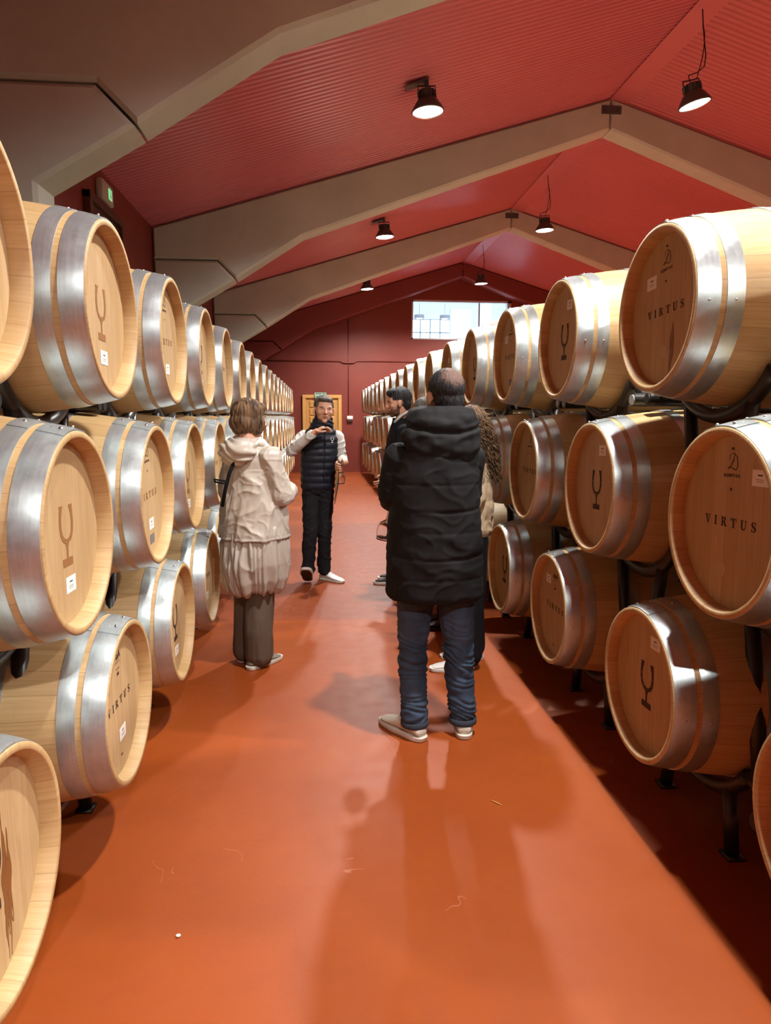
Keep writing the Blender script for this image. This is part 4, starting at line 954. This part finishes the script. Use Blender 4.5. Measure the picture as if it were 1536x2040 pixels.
# ---- bearded man in profile
t=empty('person',(.70,6.3,0)); tag(t,'bearded person in profile looking left, dark coat over white shirt collar','person')
T=HT((.678,6.28,1.668),R(88),R(-8),0,1.03)
body(t,T,(.715,6.3,1.53),[(.71,6.12,1.43),(.71,6.48,1.43)],[(.70,6.08,1.14),(.70,6.52,1.14)],[(.60,6.18,.98),(.60,6.42,.98)],[(.71,6.22,.9),(.71,6.38,.9)],[(.69,6.22,.5),(.70,6.38,.5)],[(.66,6.22,.08),(.72,6.4,.08)],(.71,6.3,.95),(.71,6.3,1.28),R(90),
     [dict(d=(-.6,.5,-.5),side=(0,0,1),curl=.5),dict(d=(-.6,-.5,-.5),side=(0,0,1),curl=.5)],brow=MHD_,vox=.0048)
hair_cap(t,T,[((0,-.026,.044),(.0835,.100,.094)),((0,-.062,-.012),(.070,.050,.066)),((0,.035,.096),(.062,.058,.036)),((0,.066,.092),(.048,.030,.028))],MHD_,.0050,34,12,cut=lambda p:(p.y>.052 and p.z<.052) or (p.z<.0 and p.y>.0) or (abs(p.x)>.062 and p.z<.022 and p.y>-.032))
hair_cap(t,T,[((0,.026,-.066),(.0575,.062,.050)),((0,.066,-.098),(.025,.0245,.0215)),((0,.084,-.040),(.022,.010,.006)),((.056,.012,-.035),(.010,.018,.035)),((-.056,.012,-.035),(.010,.018,.035))],MBRD,.0008,50,3,cut=lambda p:(p.y<-.0) or (p.z>-.036 and abs(p.x)<.05) or (abs(p.x)<.018 and -.068<p.z<-.046 and p.y>.06),name='beard')
bm=bmesh.new(); rings(bm,[(.71,6.3,.70,.20,.145),(.71,6.3,.95,.20,.145),(.705,6.3,1.2,.21,.145),(.71,6.3,1.36,.20,.125),(.715,6.3,1.47,.11,.095),(.715,6.3,1.53,.075,.085)],R(90))
capsule(bm,[((.71,6.13,1.41),.07),((.69,6.09,1.15),.062),((.62,6.17,1.00),.05)],14); capsule(bm,[((.71,6.47,1.41),.07),((.69,6.51,1.15),.062),((.62,6.43,1.00),.05)],14)
garment('coat',t,bm,MWOOLB,.008,4,folds(.007,6,41))
bm=bmesh.new(); tube(bm,[(.640,6.30,1.455),(.645,6.235,1.50),(.70,6.210,1.555),(.765,6.24,1.590),(.78,6.30,1.60)],[.008,.012,.013,.012,.009],10); mesh_obj('shirt_collar',bm,MSHIRT,t)
bm=bmesh.new(); capsule(bm,[((.71,6.22,.9),.10),((.69,6.22,.5),.08),((.668,6.22,.10),.068)],14); capsule(bm,[((.71,6.38,.9),.10),((.70,6.38,.5),.08),((.72,6.39,.10),.068)],14)
garment('trousers',t,bm,MBLKT,.009,4,folds(.005,7,43))
shoe(t,(.745,6.22),R(90),.29,MDSH,MSOLE); shoe(t,(.80,6.40),R(90),.29,MDSH,MSOLE)
world(t)

# ---- woman with the long curly hair
t=empty('person',(.88,4.1,0)); tag(t,'person with long curly brown hair, sand puffer jacket, black trousers, white shoes','person')
T=HT((.868,4.1,1.492),R(72),R(-4),0,.96)
body(t,T,(.885,4.1,1.38),[(.87,3.94,1.27),(.89,4.26,1.27)],[(.87,3.91,1.05),(.87,4.30,1.05)],[(.74,4.02,1.0),(.74,4.18,1.0)],[(.88,4.02,.80),(.89,4.17,.80)],[(.88,4.02,.43),(.92,4.17,.43)],[(.87,4.03,.08),(.94,4.17,.08)],(.88,4.1,.84),(.88,4.1,1.13),R(80),
     [dict(d=(-.9,.2,.1),side=(0,0,1),curl=.4),dict(d=(-.9,-.2,.1),side=(0,0,1),curl=.4)],True,brow=MHC,vox=.007)
hb=hair_cap(t,T,[((0,-.020,.036),(.088,.102,.090)),((0,-.07,-.06),(.085,.065,.10)),((0,-.095,-.18),(.098,.062,.12)),((.03,-.11,-.26),(.085,.050,.09))],MHC,.006,24,6,cut=lambda p:p.y>.06 and p.z<.05)
bm=bmesh.new(); rnd=random.Random(5)
for i in range(420):
    a=rnd.uniform(PI*.98,PI*2.02) ; top=rnd.uniform(-.02,.10); L=rnd.uniform(.20,.42)-(top<.0)*.05; ph=rnd.uniform(0,6.28); k=rnd.uniform(70,120); hr=rnd.uniform(.004,.011)
    s0=Vector((.080*math.cos(a)*math.cos(top*6),-.02+.094*math.sin(a)*math.cos(top*6),top)); P=[]
    n=30
    for j in range(n):
        u=j/(n-1); z=top-L*u; w=min(1,u*5); sp=1+.38*min(1,u*1.8)
        b=Vector((s0.x*sp*(1-.12*u)+.018*u*math.sin(ph),s0.y*(1+.18*u)-.045*min(1,u*2)+ .01*math.sin(ph*2)*u,z))
        P.append(T@(b+Vector((math.cos(k*u*L+ph)*hr*w,math.sin(k*u*L+ph)*hr*w,0))))
    tube(bm,P,[.0029*(1-.5*(j/(n-1))**3) for j in range(n)],4)
o=mesh_obj('curls',bm,MHC,hb); o['kind']='stuff'
bm=bmesh.new(); rings(bm,[(.885,4.1,.835,.185,.128),(.885,4.1,.86,.195,.138),(.885,4.1,1.0,.195,.140),(.885,4.1,1.15,.188,.130),(.885,4.1,1.27,.165,.110),(.885,4.1,1.37,.075,.075)],R(80))
capsule(bm,[((.87,3.95,1.25),.07),((.87,3.91,1.06),.065),((.78,3.99,1.01),.055)],14); capsule(bm,[((.89,4.25,1.25),.07),((.87,4.29,1.06),.065),((.78,4.21,1.01),.055)],14)
garment('puffer_jacket',t,bm,MPUFF,.007,3,lambda p,n:n*.007*(abs(math.sin((p.z-.83)/.11*PI))**.5-.5)+folds(.009,11,51,(1,1,.9))(p,n))
bm=bmesh.new(); capsule(bm,[((.88,4.02,.82),.105),((.885,4.02,.45),.090),((.875,4.02,.10),.090)],14); capsule(bm,[((.89,4.17,.82),.105),((.915,4.17,.45),.085),((.935,4.17,.10),.085)],14)
garment('trousers',t,bm,MBLKT,.008,4,folds(.006,6,55,(2,2,.25)))
shoe(t,(.905,4.005),R(92),.265,MWSH,MWSH,w=.043,h=.08); shoe(t,(1.005,4.175),R(80),.265,MWSH,MWSH,w=.043,h=.08)
world(t)

# ---- two more visitors, nearly hidden behind the man in the parka
def hidden(x,y,ht,yaw,label,hairm,top,seed):
    t=empty('person',(x,y,0)); tag(t,label,'person'); f=ht/1.7; rx,fy=YV(yaw); P=lambda a,b,z:Vector((x,y,z*f))+rx*a+fy*b
    T=HT(P(0,.01,1.575),yaw,R(-5),0,1.0)
    body(t,T,P(0,0,1.44),[P(-.17,0,1.34),P(.17,0,1.34)],[P(-.20,.0,1.07),P(.20,.0,1.07)],[P(-.10,.16,.98),P(.10,.16,.98)],[P(-.08,0,.84),P(.08,0,.84)],[P(-.09,.01,.46),P(.09,.01,.46)],[P(-.09,0,.08),P(.09,0,.08)],P(0,0,.9),P(0,0,1.2),yaw,
        [dict(d=fy*.8+rx*.4,side=(0,0,1),curl=.5),dict(d=fy*.8-rx*.4,side=(0,0,1),curl=.5)],brow=hairm,vox=.008)
    hair_cap(t,T,[((0,-.026,.040),(.084,.100,.092)),((0,-.060,-.015),(.072,.055,.068))],hairm,.004,28,seed,cut=lambda p:(p.y>.05 and p.z<.055) or (p.z<.0 and p.y>-.005))
    bm=bmesh.new(); c=lambda z:tuple(P(0,0,z)); rings(bm,[(*c(.74),.185,.13),(*c(1.0),.185,.13),(*c(1.25),.19,.13),(*c(1.38),.14,.10),(*c(1.46),.07,.07)],yaw)
    for s in (-1,1): capsule(bm,[(P(.17*s,0,1.32),.068),(P(.2*s,0,1.08),.06),(P(.11*s,.13,.99),.05)],12)
    garment('coat',t,bm,top,.010,4,folds(.007,6,seed))
    bm=bmesh.new()
    for s in (-1,1): capsule(bm,[(P(.08*s,0,.84),.10),(P(.09*s,.01,.46),.078),(P(.09*s,-.01,.09),.066)],12)
    garment('trousers',t,bm,MBLKT,.010,4,folds(.005,6,seed+2))
    for s in (-1,1): q=P(.09*s,-.075,0); shoe(t,(q.x,q.y),yaw+R(6*s),.28,MDSH,MDSH)
    world(t)
hidden(.89,4.88,1.62,R(86),'person in dark clothes almost hidden, dark shoes showing between the blue jeans',MHD_,MWOOLB,61)
hidden(.83,5.72,1.70,R(80),'person with greying dark hair, only the hair showing beside the bearded profile',MHG,MWOOLB,71)

# ---- small loose things
bm=bmesh.new(); ellipsoid(bm,(1.30,5.34,2.245),(.050,.05,.018)); ellipsoid(bm,(1.345,5.36,2.262),(.04,.045,.024)); ellipsoid(bm,(1.26,5.32,2.236),(.03,.03,.012))
me=remesh(bm,.006,2); warp(me,lambda p,n:n*.012*nz(p,28,2)); tag(me_obj('cleaning_cloth',me,MSHIRT),'crumpled pale cloth lying on a top row barrel below the interior window','cloth')
bm=bmesh.new(); ellipsoid(bm,(-0.449,1.909,.004),(.008,.006,.004),u=8,v=6); tag(mesh_obj('paper_scrap',bm,MPAP,None,False),'tiny white paper scrap on the red floor near the lower left barrel','scrap')
bm=bmesh.new(); tube(bm,[(0.680-.02,2.533+.02,.003),(0.680,2.533,.004),(0.680+.018,2.533-.022,.003)],[.001,.0028,.001],6); tag(mesh_obj('wood_splinter',bm,MOAKF),'small pale wood splinter on the red floor right of the aisle centre','splinter')
